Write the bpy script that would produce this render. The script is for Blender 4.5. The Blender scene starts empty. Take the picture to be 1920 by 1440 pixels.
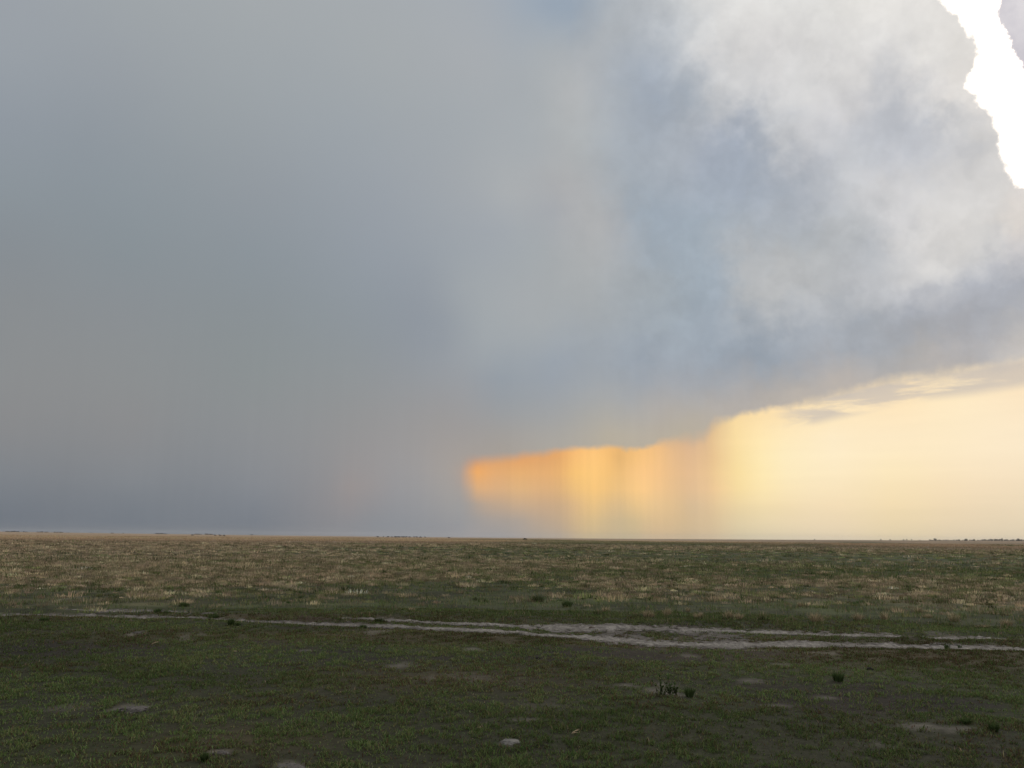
import bpy, bmesh, math, random
import numpy as np
from math import radians, sin, cos, tan, pi, atan2, asin, sqrt
from mathutils import Matrix, Vector

scene = bpy.context.scene
COL = scene.collection
rng = np.random.default_rng(7)
random.seed(7)

# ------------------------------------------------------------------ camera
EYE = 1.7                       # a standing person's eye height
F = 1507.0                      # focal length in pixels of a 1920 wide frame
PITCH = math.atan(288.0 / F)
ROLL = 0.0088
fwd = np.array([0, cos(PITCH), sin(PITCH)])
up0 = np.array([0, -sin(PITCH), cos(PITCH)])
rt0 = np.array([1.0, 0, 0])
rt = rt0 * cos(ROLL) + up0 * sin(ROLL)
up = up0 * cos(ROLL) - rt0 * sin(ROLL)
cd = bpy.data.cameras.new('camera')
cam = bpy.data.objects.new('camera', cd)
COL.objects.link(cam)
M = Matrix(((rt[0], up[0], -fwd[0], 0), (rt[1], up[1], -fwd[1], 0), (rt[2], up[2], -fwd[2], EYE), (0, 0, 0, 1)))
cam.matrix_world = M
cd.sensor_width = 36
cd.lens = F / 1920 * 36
cd.clip_start = 0.1
cd.clip_end = 30000
scene.camera = cam
scene.view_settings.view_transform = 'Standard'
scene.view_settings.look = 'None'
scene.view_settings.gamma = 1
scene.view_settings.exposure = 0


def ray(px, py):
    d = fwd + rt * ((px - 960) / F) + up * ((720 - py) / F)
    return d / np.linalg.norm(d)


def azel(px, py):
    d = ray(px, py)
    return atan2(d[0], d[1]), asin(d[2])


def gp(px, py, z=0.0):
    """point of the ground seen in that direction"""
    d = ray(px, py)
    t = (EYE - z) / -d[2]
    return d[0] * t, d[1] * t


def s2l(c):
    c = np.asarray(c, float) / 255.0
    return np.where(c <= 0.04045, c / 12.92, ((c + 0.055) / 1.055) ** 2.4)


# ------------------------------------------------------------------ sun
SUN_AZ, SUN_EL = radians(40), radians(33)
ld = bpy.data.lights.new('sun', 'SUN')
ld.energy = 0.6
ld.angle = radians(18)
ld.color = (1.0, 0.93, 0.82)
sun = bpy.data.objects.new('sun', ld)
COL.objects.link(sun)
sd = Vector((sin(SUN_AZ) * cos(SUN_EL), cos(SUN_AZ) * cos(SUN_EL), sin(SUN_EL)))
sun.rotation_euler = sd.to_track_quat('Z', 'Y').to_euler()
sun.location = (40, 60, 60)

# ------------------------------------------------------------------ sky (world)
world = bpy.data.worlds.new('World')
scene.world = world
world.use_nodes = True
wt = world.node_tree
wt.nodes.clear()
N = wt.nodes


def nd(kind, **kw):
    n = N.new(kind)
    for k, v in kw.items():
        setattr(n, k, v)
    return n


def plug(sock, v):
    if isinstance(v, bpy.types.NodeSocket):
        wt.links.new(v, sock)
    else:
        sock.default_value = v


def math_(op, a, b=0.0, c=0.0, clamp=False):
    n = nd('ShaderNodeMath', operation=op, use_clamp=clamp)
    plug(n.inputs[0], a); plug(n.inputs[1], b); plug(n.inputs[2], c)
    return n.outputs[0]


def rng_(v, a, b, c=0.0, d=1.0, smooth=True):
    n = nd('ShaderNodeMapRange', interpolation_type='SMOOTHSTEP' if smooth else 'LINEAR', clamp=True)
    plug(n.inputs['Value'], v)
    plug(n.inputs['From Min'], a); plug(n.inputs['From Max'], b)
    plug(n.inputs['To Min'], c); plug(n.inputs['To Max'], d)
    return n.outputs['Result']


def mixc(f, a, b, mode='MIX'):
    n = nd('ShaderNodeMix', data_type='RGBA', blend_type=mode, clamp_factor=True, clamp_result=False)
    plug(n.inputs[0], f); plug(n.inputs[6], a); plug(n.inputs[7], b)
    return n.outputs[2]


def noise_(vec, scale, detail=6.0, rough=0.55, dims='3D', lac=2.0, dist=0.0):
    n = nd('ShaderNodeTexNoise', noise_dimensions=dims)
    if dims == '1D':
        plug(n.inputs['W'], vec)
    else:
        plug(n.inputs['Vector'], vec)
    n.inputs['Scale'].default_value = scale
    n.inputs['Detail'].default_value = detail
    n.inputs['Roughness'].default_value = rough
    n.inputs['Lacunarity'].default_value = lac
    n.inputs['Distortion'].default_value = dist
    return n


def rgb(c):
    c = s2l(c)
    return (float(c[0]), float(c[1]), float(c[2]), 1.0)


AZ0, AZ1 = radians(-37.5), radians(37.5)


def ramp(v01, stops):
    """stops: list of (pos, rgb linear)"""
    n = nd('ShaderNodeValToRGB')
    cr = n.color_ramp
    cr.interpolation = 'LINEAR'
    while len(cr.elements) > 1:
        cr.elements.remove(cr.elements[-1])
    for i, (p, c) in enumerate(stops):
        e = cr.elements[0] if i == 0 else cr.elements.new(p)
        e.position = p
        e.color = (float(c[0]), float(c[1]), float(c[2]), 1)
    plug(n.inputs[0], v01)
    return n.outputs[0]


class Field:
    """smooth field through control points given as directions"""
    def __init__(s, pts, k=0.6):
        s.k = k
        P, C = [], []
        for (x, y, c) in pts:
            P.append(np.degrees(azel(x, y))); C.append(s2l(c) if not np.isscalar(c) else [c] * 3)
        s.P = np.array(P); s.C = np.array(C)
        d = np.linalg.norm(s.P[:, None] - s.P[None], axis=2)
        A = np.sqrt(d * d + s.k ** 2)
        A = -A
        n = len(P)
        B = np.zeros((n + 1, n + 1)); B[:n, :n] = A; B[:n, n] = 1; B[n, :n] = 1
        B[:n, :n] += np.eye(n) * 0.04
        s.w = np.linalg.solve(B, np.vstack([s.C, np.zeros((1, 3))]))
        s.lo, s.hi = s.C.min(0) * 0.9, s.C.max(0) * 1.03

    def __call__(s, az, el):
        q = np.stack([np.degrees(az), np.degrees(el)], -1)
        q[..., 0] = np.clip(q[..., 0], s.P[:, 0].min() - 1, s.P[:, 0].max() + 1)
        q[..., 1] = np.clip(q[..., 1], s.P[:, 1].min() - 1, s.P[:, 1].max() + 1)
        d = np.linalg.norm(q[..., None, :] - s.P, axis=-1)
        A = -np.sqrt(d * d + s.k ** 2)
        r = A @ s.w[:-1] + s.w[-1]
        return np.clip(r, s.lo, s.hi)


def layer(field, azs, els, az01, el):
    out = None
    az = np.array(azs)
    for i, e in enumerate(els):
        c = field(az, np.full_like(az, e))
        stops = [((a - azs[0]) / (azs[-1] - azs[0]), cc) for a, cc in zip(azs, c)]
        r = ramp(az01, stops)
        if out is None:
            out = r
        else:
            out = mixc(rng_(el, els[i - 1], e, smooth=False), out, r)
    return out


tc = nd('ShaderNodeTexCoord')
DIR = tc.outputs['Generated']
sp = nd('ShaderNodeSeparateXYZ')
wt.links.new(DIR, sp.inputs[0])
az = math_('ARCTAN2', sp.outputs[0], sp.outputs[1])
el = math_('ARCSINE', sp.outputs[2])

# --- clouds: upper layer colours (the storm cloud), as seen towards each direction
UP = [
 # veil of rain on the left
 (0, 0, (152, 159, 167)), (240, 0, (156, 163, 168)), (480, 0, (161, 167, 171)), (720, 0, (163, 169, 174)), (900, 0, (163, 170, 178)),
 (0, 100, (150, 158, 166)), (240, 110, (151, 158, 165)), (480, 100, (157, 164, 169)), (720, 100, (162, 168, 172)), (900, 110, (166, 171, 176)),

 (0, 220, (142, 151, 161)), (160, 240, (141, 150, 159)), (400, 230, (149, 157, 163)), (640, 230, (154, 162, 169)), (860, 230, (160, 167, 173)),
 (0, 350, (137, 147, 155)), (240, 350, (138, 148, 156)), (480, 370, (143, 151, 159)), (700, 370, (150, 158, 167)), (860, 340, (160, 166, 172)),
 (0, 450, (134, 141, 148)), (240, 470, (135, 144, 151)), (480, 480, (138, 147, 155)), (700, 480, (145, 154, 164)),
 (850, 480, (153, 161, 169)),
 (0, 560, (136, 140, 144)), (240, 580, (137, 142, 147)), (480, 590, (137, 144, 149)), (680, 590, (140, 149, 157)), (800, 560, (144, 152, 162)),
 (800, 630, (142, 150, 160)), (845, 620, (146, 154, 163)), (900, 600, (158, 165, 170)), (870, 540, (156, 163, 169)),
 (0, 700, (138, 140, 142)), (240, 700, (139, 142, 144)), (480, 700, (138, 144, 146)), (680, 690, (142, 148, 152)), (800, 690, (146, 152, 159)),
 (0, 800, (136, 136, 138)), (240, 800, (138, 138, 140)), (480, 800, (140, 142, 145)), (680, 790, (147, 147, 148)), (820, 780, (153, 151, 151)),
 (0, 900, (128, 132, 136)), (240, 900, (133, 136, 139)), (480, 900, (138, 140, 143)), (630, 900, (144, 142, 144)), (670, 920, (153, 144, 142)),
 (720, 900, (150, 148, 150)), (800, 900, (156, 153, 153)), (850, 880, (166, 157, 150)), (860, 950, (158, 155, 153)),
 (0, 970, (118, 124, 130)), (240, 970, (122, 128, 133)), (480, 970, (129, 134, 139)), (700, 970, (142, 145, 149)), (860, 985, (153, 152, 153)),
 (0, 1000, (112, 119, 126)), (480, 1000, (122, 127, 132)), (800, 1000, (144, 147, 151)), (960, 995, (163, 156, 150)),
 # middle
 (1000, 0, (152, 166, 182)), (1060, 15, (146, 162, 180)), (1130, 40, (170, 176, 182)), (1030, 80, (165, 172, 178)), (1000, 180, (165, 171, 176)),
 (1100, 130, (173, 177, 181)), (1090, 190, (176, 179, 181)), (1160, 150, (166, 174, 183)), (1210, 90, (166, 174, 184)), (1230, 160, (160, 171, 186)),
 (1000, 280, (165, 171, 176)), (1100, 270, (172, 177, 180)), (1180, 270, (163, 172, 182)), (1260, 260, (165, 173, 183)),
 (960, 360, (169, 173, 176)), (1060, 350, (172, 173, 175)), (1040, 400, (164, 168, 174)), (930, 430, (158, 165, 173)), (1120, 400, (172, 174, 176)), (1000, 460, (161, 168, 173)),
 (1100, 480, (170, 173, 175)), (1160, 430, (168, 171, 175)), (1200, 400, (156, 169, 182)), (1230, 480, (158, 170, 182)), (1290, 330, (163, 172, 184)),
 (1350, 350, (160, 171, 186)), (1320, 430, (158, 171, 184)), (1400, 400, (165, 174, 184)), (1340, 540, (156, 169, 182)), (1300, 600, (156, 168, 180)), (1230, 560, (160, 169, 176)),
 (1100, 560, (165, 170, 173)), (980, 560, (163, 168, 172)), (1000, 620, (162, 168, 172)), (1150, 620, (157, 165, 173)), (900, 660, (156, 163, 169)),
 (1350, 640, (151, 162, 175)), (1200, 670, (150, 161, 174)), (1050, 690, (149, 159, 171)), (930, 710, (146, 155, 165)), (870, 740, (152, 154, 158)),
 # bright and dark heaps on the right
 (1260, 0, (196, 199, 202)), (1350, 0, (214, 213, 211)), (1500, 0, (222, 221, 218)), (1620, 0, (222, 219, 214)), (1720, 30, (222, 219, 215)),
 (1270, 70, (185, 190, 196)), (1340, 80, (206, 206, 207)), (1450, 90, (213, 211, 210)), (1600, 90, (221, 219, 216)), (1740, 100, (224, 221, 217)), (1800, 110, (222, 218, 213)),
 (1320, 120, (180, 186, 194)), (1370, 150, (203, 204, 206)), (1300, 150, (166, 175, 186)), (1350, 195, (180, 184, 190)), (1420, 200, (198, 200, 204)), (1410, 230, (162, 171, 185)), (1380, 240, (164, 172, 185)),
 (1500, 180, (206, 206, 207)), (1600, 160, (213, 211, 210)), (1700, 170, (207, 206, 207)), (1790, 190, (224, 220, 216)), (1500, 215, (196, 198, 202)), (1580, 210, (205, 204, 206)),
 (1450, 260, (190, 193, 198)), (1500, 270, (203, 203, 205)), (1440, 300, (166, 174, 186)), (1660, 200, (186, 189, 196)), (1660, 250, (186, 190, 198)), (1760, 240, (186, 189, 196)), (1820, 250, (204, 203, 203)), (1870, 270, (220, 216, 212)),
 (1530, 330, (184, 188, 196)), (1600, 320, (192, 195, 200)), (1700, 320, (194, 196, 202)), (1790, 320, (206, 205, 206)), (1860, 330, (218, 215, 212)), (1915, 345, (214, 208, 204)),
 (1480, 400, (170, 177, 187)), (1560, 400, (190, 193, 197)), (1630, 370, (202, 202, 204)), (1680, 400, (205, 204, 205)), (1760, 370, (214, 212, 210)), (1860, 400, (216, 213, 210)), (1915, 410, (222, 214, 206)),
 (1480, 470, (171, 177, 183)), (1380, 490, (172, 177, 182)), (1430, 500, (180, 182, 184)), (1400, 550, (174, 178, 182)), (1560, 460, (180, 184, 188)), (1640, 460, (180, 184, 190)), (1700, 450, (208, 207, 207)), (1790, 440, (217, 214, 211)),
 (1520, 530, (184, 186, 188)), (1600, 540, (184, 186, 190)), (1460, 570, (180, 182, 184)), (1670, 520, (190, 192, 196)), (1720, 520, (204, 203, 203)), (1790, 500, (212, 210, 208)), (1860, 480, (204, 203, 203)), (1910, 470, (196, 195, 198)),
 (1450, 610, (160, 168, 178)), (1550, 590, (172, 177, 184)), (1650, 570, (184, 186, 190)), (1740, 550, (187, 188, 192)), (1830, 545, (176, 179, 187)), (1910, 530, (168, 172, 182)),
 (1500, 640, (156, 164, 175)), (1600, 640, (159, 166, 176)), (1700, 610, (163, 168, 178)), (1800, 600, (168, 171, 179)), (1910, 590, (172, 174, 180)),
 (1420, 680, (150, 160, 172)), (1520, 680, (166, 168, 173)), (1620, 680, (168, 169, 172)), (1720, 670, (172, 171, 172)), (1820, 660, (170, 169, 172)), (1910, 640, (190, 186, 183)),
 (950, 770, (152, 156, 160)), (1100, 720, (157, 163, 169)), (1050, 780, (161, 162, 162)), (1180, 760, (167, 167, 166)), (1300, 720, (164, 166, 170)), (1250, 780, (176, 169, 161)), (1400, 720, (172, 169, 168)), (1350, 760, (178, 171, 164)),
 (1000, 830, (168, 162, 154)), (1150, 810, (182, 172, 154)), (1280, 810, (184, 172, 152)), (940, 840, (164, 156, 148)), (1480, 730, (182, 174, 166)), (1600, 705, (182, 175, 170)), (1760, 690, (182, 176, 172)), (1900, 670, (196, 190, 185)),
 (880, 830, (160, 154, 150)),
]
azs = list(np.linspace(AZ0, AZ1, 32))
elt = azel(960, 0)[1]
els = list(np.linspace(radians(-0.5), elt + radians(0.8), 30))
def calm(c):
    g_ = 0.3 * c[0] + 0.55 * c[1] + 0.15 * c[2]
    r_, q_, b_ = ((g_ + (v - g_) * 0.84) * 1.01 for v in c)
    return (r_, q_, b_)


UP = [(x, y, calm((c[0] - (5 if y > 840 and x < 520 else (1 if x < 520 and y > 400 else 0)) - (6 if y > 960 and x < 900 else 0), c[1] - (3 if y > 840 and x < 520 else 0) - (6 if y > 960 and x < 900 else 0), c[2] - (4 if y > 960 and x < 900 else 0)))) for (x, y, c) in UP]
up_field = Field(UP, 0.4)

# turbulence of the cloud: strong on the heaps at the right, faint in the rain veil
n1 = noise_(DIR, 5.0, 9.0, 0.58)
n2 = noise_(DIR, 13.0, 9.0, 0.6)
sep = nd('ShaderNodeSeparateColor'); wt.links.new(n1.outputs['Color'], sep.inputs[0])
sep2 = nd('ShaderNodeSeparateColor'); wt.links.new(n2.outputs['Color'], sep2.inputs[0])
n3 = noise_(DIR, 34.0, 7.0, 0.6)
sep3 = nd('ShaderNodeSeparateColor'); wt.links.new(n3.outputs['Color'], sep3.inputs[0])
turb = math_('MULTIPLY', rng_(az, radians(-2), radians(16), 0.05, 1.0), rng_(el, radians(6), radians(15), 0.18, 1.0))


def off(s1, s2, amp):
    a = math_('SUBTRACT', s1, 0.5)
    b = math_('MULTIPLY', math_('SUBTRACT', s2, 0.5), 0.8)
    return math_('MULTIPLY', math_('MULTIPLY', math_('ADD', a, b), turb), radians(amp))


az_w = math_('ADD', az, math_('ADD', off(sep.outputs[0], sep2.outputs[0], 5.0), off(sep3.outputs[0], 0.5, 3.0)))
el_w = math_('ADD', el, math_('ADD', off(sep.outputs[1], sep2.outputs[1], 5.0), off(sep3.outputs[1], 0.5, 3.0)))
AZM = radians(-2)
upA = layer(up_field, list(np.linspace(AZ0, AZM, 24)), els, rng_(az_w, AZ0, AZM, smooth=False), el_w)
upB = layer(up_field, list(np.linspace(AZM, AZ1, 32)), els, rng_(az_w, AZM, AZ1, smooth=False), el_w)
upper = mixc(math_('GREATER_THAN', az_w, AZM), upA, upB)
# small scale modelling of the billows
bil = math_('MULTIPLY_ADD', math_('MULTIPLY', math_('SUBTRACT', math_('MULTIPLY_ADD', sep3.outputs[2], 0.5, math_('MULTIPLY', sep2.outputs[2], 0.8)), 0.65), turb), 0.36, 1.0)
upper = mixc(1.0, upper, nd('ShaderNodeCombineColor').outputs[0], 'MULTIPLY')
veil = noise_(az, 90.0, 3.0, 0.6, '1D')
bil = math_('MULTIPLY', bil, math_('MULTIPLY_ADD', math_('MULTIPLY', math_('SUBTRACT', veil.outputs[0], 0.5), rng_(el, radians(2), radians(20), 1.0, 0.0)), 0.05, 1.0))
crisp = math_('ADD', math_('MULTIPLY', math_('SUBTRACT', rng_(sep2.outputs[0], 0.45, 0.56), 0.5), 0.05), math_('MULTIPLY', math_('SUBTRACT', rng_(sep3.outputs[1], 0.44, 0.56), 0.5), 0.028))
bil = math_('MULTIPLY', bil, math_('MULTIPLY_ADD', crisp, turb, 1.0))
cc = upper.node.inputs[7].links[0].from_node
for i in range(3):
    wt.links.new(bil, cc.inputs[i])

# --- lower layer: clear yellow light under the cloud base, seen through rain shafts
LO = [
 (868, 860, (172, 155, 142)), (868, 900, (176, 158, 146)), (872, 940, (160, 155, 150)), (872, 1000, (155, 153, 153)),
 (884, 862, (212, 150, 104)), (884, 885, (232, 170, 106)), (892, 900, (238, 180, 114)), (896, 925, (210, 172, 132)), (900, 950, (172, 160, 147)), (900, 1000, (157, 154, 152)),
 (910, 870, (228, 168, 108)), (910, 900, (230, 176, 120)), (930, 870, (222, 166, 110)), (935, 905, (226, 178, 126)), (940, 940, (196, 168, 138)), (940, 990, (160, 156, 152)),
 (975, 862, (226, 164, 104)), (975, 900, (230, 182, 122)), (975, 935, (212, 176, 134)), (975, 970, (176, 163, 148)), (975, 1000, (166, 158, 150)),
 (1020, 855, (224, 166, 108)), (1020, 900, (230, 180, 122)), (1020, 940, (206, 172, 134)), (1020, 1000, (178, 164, 146)),
 (1055, 845, (228, 168, 106)), (1055, 900, (232, 182, 118)), (1055, 940, (208, 174, 132)), (1055, 1000, (184, 166, 143)),
 (1075, 845, (248, 190, 118)), (1075, 900, (246, 198, 120)), (1075, 940, (222, 184, 134)), (1078, 1000, (200, 176, 138)),
 (1110, 845, (254, 200, 126)), (1110, 890, (254, 204, 126)), (1115, 930, (246, 200, 128)), (1115, 960, (226, 194, 138)), (1100, 1000, (210, 186, 140)),
 (1140, 850, (250, 196, 120)), (1140, 900, (246, 198, 124)), (1140, 960, (214, 186, 140)), (1140, 1000, (204, 182, 140)),
 (1158, 850, (224, 176, 112)), (1158, 900, (234, 190, 124)), (1158, 960, (206, 182, 142)), (1158, 1000, (202, 182, 142)),
 (1185, 850, (244, 194, 124)), (1190, 900, (252, 204, 138)), (1195, 930, (250, 206, 138)), (1190, 965, (216, 190, 142)), (1190, 1000, (204, 184, 142)),
 (1225, 845, (242, 198, 132)), (1225, 900, (246, 204, 140)), (1230, 950, (228, 200, 146)), (1225, 1000, (210, 188, 144)),
 (1265, 840, (222, 188, 140)), (1265, 900, (228, 194, 142)), (1265, 950, (220, 194, 144)), (1265, 1000, (208, 188, 144)),
 (1300, 830, (214, 184, 146)), (1300, 900, (226, 194, 148)), (1300, 950, (210, 190, 150)), (1290, 1000, (206, 188, 146)),
 (1330, 790, (208, 182, 142)), (1340, 850, (230, 200, 142)), (1340, 920, (236, 206, 148)), (1340, 1000, (214, 196, 150)),
 (1355, 800, (244, 214, 150)), (1370, 900, (248, 220, 152)), (1370, 960, (228, 206, 156)), (1365, 1000, (218, 202, 158)),
 (1390, 785, (252, 224, 164)), (1400, 850, (255, 232, 168)), (1410, 910, (255, 232, 168)), (1400, 960, (236, 216, 166)), (1400, 1000, (224, 208, 166)),
 (1450, 775, (254, 226, 172)), (1460, 850, (255, 238, 188)), (1460, 900, (255, 236, 184)), (1460, 950, (244, 222, 172)), (1460, 1000, (228, 212, 172)),
 (1540, 775, (254, 232, 184)), (1560, 830, (255, 238, 198)), (1560, 890, (254, 236, 192)), (1560, 950, (246, 224, 180)), (1560, 1000, (232, 214, 176)),
 (1680, 760, (254, 230, 192)), (1680, 820, (254, 236, 204)), (1680, 880, (254, 235, 196)), (1680, 940, (246, 224, 184)), (1680, 1000, (232, 214, 178)),
 (1790, 750, (253, 234, 200)), (1790, 850, (254, 236, 204)), (1790, 920, (246, 224, 190)), (1790, 1000, (230, 212, 182)),
 (1910, 730, (252, 230, 198)), (1910, 830, (253, 236, 208)), (1910, 900, (246, 226, 196)), (1910, 1000, (228, 212, 184)),
]
LO = [(x, y, (min(255, c[0] + (4 if 1200 < x < 1350 else 0)), c[1] - (3 if 1200 < x < 1350 else 1), min(c[2] + (4 if 1330 < x < 1600 else (-4 if x >= 1600 else 0)), 212))) for (x, y, c) in LO]
lo_field = Field(LO, 0.15)
BZ0, BZ1 = azel(862, 900)[0], AZ1
half = azel(1340, 900)[0]
el_lo = list(np.linspace(radians(0.1), radians(12.2), 12))
nrain = noise_(az, 60.0, 2.0, 0.5, '1D')
shaft = math_('SUBTRACT', nrain.outputs[0], 0.5)
az_r = math_('MULTIPLY_ADD', shaft, radians(0.3), az)
loA = layer(lo_field, list(np.linspace(BZ0, half, 31)), el_lo, rng_(az_r, BZ0, half, smooth=False), el)
loB = layer(lo_field, list(np.linspace(half, BZ1, 16)), el_lo, rng_(az, half, BZ1, smooth=False), el)
lower = mixc(math_('GREATER_THAN', az_r, half), loA, loB)
# falling rain: fine vertical streaks, gone towards the clear right side
st = noise_(az, 150.0, 1.0, 0.5, '1D')
stv = math_('MULTIPLY_ADD', math_('MULTIPLY', math_('ADD', math_('SUBTRACT', st.outputs[0], 0.5), math_('MULTIPLY', shaft, 0.8)), rng_(az, radians(9), radians(19), 1.0, 0.0)), 0.045, 1.0)
# faint level bands of far cloud in the clear part
mp = nd('ShaderNodeMapping'); wt.links.new(DIR, mp.inputs[0]); mp.inputs['Scale'].default_value = (2.0, 2.0, 26.0); mp.inputs['Rotation'].default_value = (0, radians(1.5), 0)
nb = noise_(mp.outputs[0], 2.2, 6.0, 0.55)
band = math_('MULTIPLY_ADD', math_('MULTIPLY', math_('SUBTRACT', nb.outputs[0], 0.5), rng_(az, radians(9), radians(18))), 0.10, stv)
cb = nd('ShaderNodeCombineColor')
for i in range(3):
    wt.links.new(band, cb.inputs[i])
lower = mixc(1.0, lower, cb.outputs[0], 'MULTIPLY')


def curve_of_az(pts):
    """pts: pixels on a line -> elevation as a function of azimuth, scaled 0..1 over 0..40 degrees"""
    q = [azel(x, y) for x, y in pts]
    n = nd('ShaderNodeFloatCurve')
    c = n.mapping.curves[0]
    n.mapping.use_clip = False
    while len(c.points) > 2:
        c.points.remove(c.points[-1])
    P = [((a - AZ0) / (AZ1 - AZ0), e / radians(40)) for a, e in q]
    P = [(0.0, P[0][1])] + P + [(1.0, P[-1][1])]
    for i, p in enumerate(P):
        if i == 0:
            pt = c.points[0]; pt.location = p
        elif i == len(P) - 1:
            pt = c.points[len(c.points) - 1]; pt.location = p
        else:
            pt = c.points.new(*p)
        pt.handle_type = 'VECTOR'
    n.mapping.update()
    wt.links.new(rng_(az, AZ0, AZ1, smooth=False), n.inputs['Value'])
    return math_('MULTIPLY', n.outputs[0], radians(40))


base = curve_of_az([(860, 864), (905, 860), (950, 856), (1000, 850), (1060, 842), (1100, 838), (1150, 836), (1178, 839), (1220, 833), (1260, 826), (1300, 822), (1320, 816), (1336, 792), (1390, 774), (1450, 765), (1500, 757), (1560, 742), (1640, 722), (1700, 706), (1760, 699), (1820, 692), (1918, 676)])
ragged = noise_(DIR, 40.0, 6.0, 0.6)
rag = math_('MULTIPLY', math_('SUBTRACT', ragged.outputs[0], 0.5), math_('MULTIPLY', rng_(az, radians(4), radians(10), 0.5, 1.0), radians(1.1)))
dist = math_('ADD', math_('SUBTRACT', base, el), rag)          # > 0 below the cloud base
softA = math_('ADD', rng_(az, radians(-4), radians(6), radians(0.8), radians(0.32)), math_('MULTIPLY', math_('MULTIPLY', rng_(az, radians(9.5), radians(12.5)), rng_(az, radians(13.5), radians(16.5), 1.0, 0.0)), radians(0.6)))
softA = math_('ADD', softA, rng_(az, radians(17), radians(24), 0.0, radians(0.5)))
below = rng_(dist, math_('MULTIPLY', softA, -0.7), softA)
left_edge = rng_(math_('MULTIPLY_ADD', math_('SUBTRACT', n3.outputs[0], 0.5), radians(1.2), az), azel(832, 900)[0], azel(898, 900)[0])
below = math_('MULTIPLY', below, left_edge)
skyc = mixc(below, upper, lower)
# faint orange warmth along the western edge of the lit rain
# wisps hanging under the base at the right
mw = nd('ShaderNodeMapping'); wt.links.new(DIR, mw.inputs[0]); mw.inputs['Scale'].default_value = (6.0, 6.0, 34.0); mw.inputs['Rotation'].default_value = (0, radians(5), 0)
nw = noise_(mw.outputs[0], 1.3, 8.0, 0.6, dist=0.3)
wz = math_('SUBTRACT', base, el)
wb = math_('MULTIPLY', rng_(wz, radians(-0.1), radians(0.25)), rng_(wz, radians(1.1), radians(1.9), 1.0, 0.0))
wa = math_('MULTIPLY', rng_(az, radians(17), radians(21)), wb)
wisp = math_('MULTIPLY', rng_(math_('ADD', nw.outputs[0], rng_(az, radians(25), radians(32), 0.0, 0.06)), 0.38, 0.56), wa)
skyc = mixc(math_('MULTIPLY', wisp, 0.78), skyc, rgb((202, 192, 182)))

# --- gap beside the cloud at the upper right: open sky near the hidden sun
ed = [(1772, -40), (1775, 0), (1790, 12), (1815, 30), (1822, 52), (1838, 70), (1846, 100), (1838, 112), (1812, 150), (1805, 162), (1832, 178), (1850, 200), (1868, 222), (1880, 250), (1892, 290), (1905, 325), (1925, 350)]
qe = [azel(x, y) for x, y in ed]
gn = nd('ShaderNodeFloatCurve')
gc = gn.mapping.curves[0]
gn.mapping.use_clip = False
E0, E1 = radians(18), radians(38)
P = sorted([((e - E0) / (E1 - E0), (a - radians(20)) / radians(25)) for a, e in qe])
P = [(0.0, P[0][1] + 0.4)] + P + [(1.0, P[-1][1])]
for i, p in enumerate(P):
    if i == 0:
        pt = gc.points[0]; pt.location = p
    elif i == len(P) - 1:
        pt = gc.points[len(gc.points) - 1]; pt.location = p
    else:
        pt = gc.points.new(*p)
    pt.handle_type = 'VECTOR'
gn.mapping.update()
wt.links.new(rng_(el, E0, E1, smooth=False), gn.inputs['Value'])
gedge = math_('MULTIPLY_ADD', gn.outputs[0], radians(25), radians(20))
fl = noise_(DIR, 38.0, 9.0, 0.66)
fr = math_('MULTIPLY', math_('SUBTRACT', fl.outputs[0], 0.5), radians(2.0))
gd = math_('ADD', math_('SUBTRACT', az, gedge), fr)
gap = math_('ADD', rng_(gd, radians(-0.5), radians(0.2), 0.0, 0.4), rng_(gd, radians(-0.1), radians(1.2), 0.0, 0.6))
# the grey scrap of cloud in the corner
qc = [azel(x, y) for x, y in [(1868, 0), (1872, 80), (1885, 110), (1925, 150)]]
sc_ = math_('ADD', math_('SUBTRACT', az, math_('MULTIPLY_ADD', rng_(el, qc[3][1], qc[1][1], 1.0, 0.0, smooth=False), qc[3][0] - qc[1][0], qc[1][0])), math_('MULTIPLY', fr, 0.9))
scrap = rng_(sc_, radians(-0.1), radians(0.5))
skynode = nd('ShaderNodeTexSky', sky_type='NISHITA')
skynode.sun_disc = False
skynode.sun_elevation = SUN_EL
skynode.sun_rotation = SUN_AZ
skynode.air_density = 1.0
skynode.dust_density = 3.0
clear = nd('ShaderNodeBackground'); clear.inputs['Strength'].default_value = 0.12
glow = mixc(1.0, skynode.outputs[0], (9.0, 8.0, 6.4, 1.0), 'ADD')     # thin cloud lit by the sun behind it
wt.links.new(glow, clear.inputs[0])
scol = mixc(rng_(n2.outputs[0], 0.3, 0.7), rgb((196, 192, 200)), rgb((226, 222, 224)))
skyc = mixc(math_('MULTIPLY', scrap, gap), skyc, scol)
gap = math_('MULTIPLY', gap, math_('SUBTRACT', 1.0, scrap))
# the rest of the sky, behind and above: unseen broken grey cloud, brightened to lift the grass
rest = mixc(rng_(n1.outputs[0], 0.35, 0.65), rgb((186, 190, 197)), rgb((232, 232, 234)))
far = math_('MAXIMUM', rng_(math_('ABSOLUTE', az), radians(46), radians(80)), rng_(el, radians(42), radians(58)))
skyc = mixc(far, skyc, rest)
gap = math_('MULTIPLY', gap, math_('SUBTRACT', 1.0, far))
cl = nd('ShaderNodeBackground'); wt.links.new(skyc, cl.inputs[0]); cl.inputs['Strength'].default_value = 1.0
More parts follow.
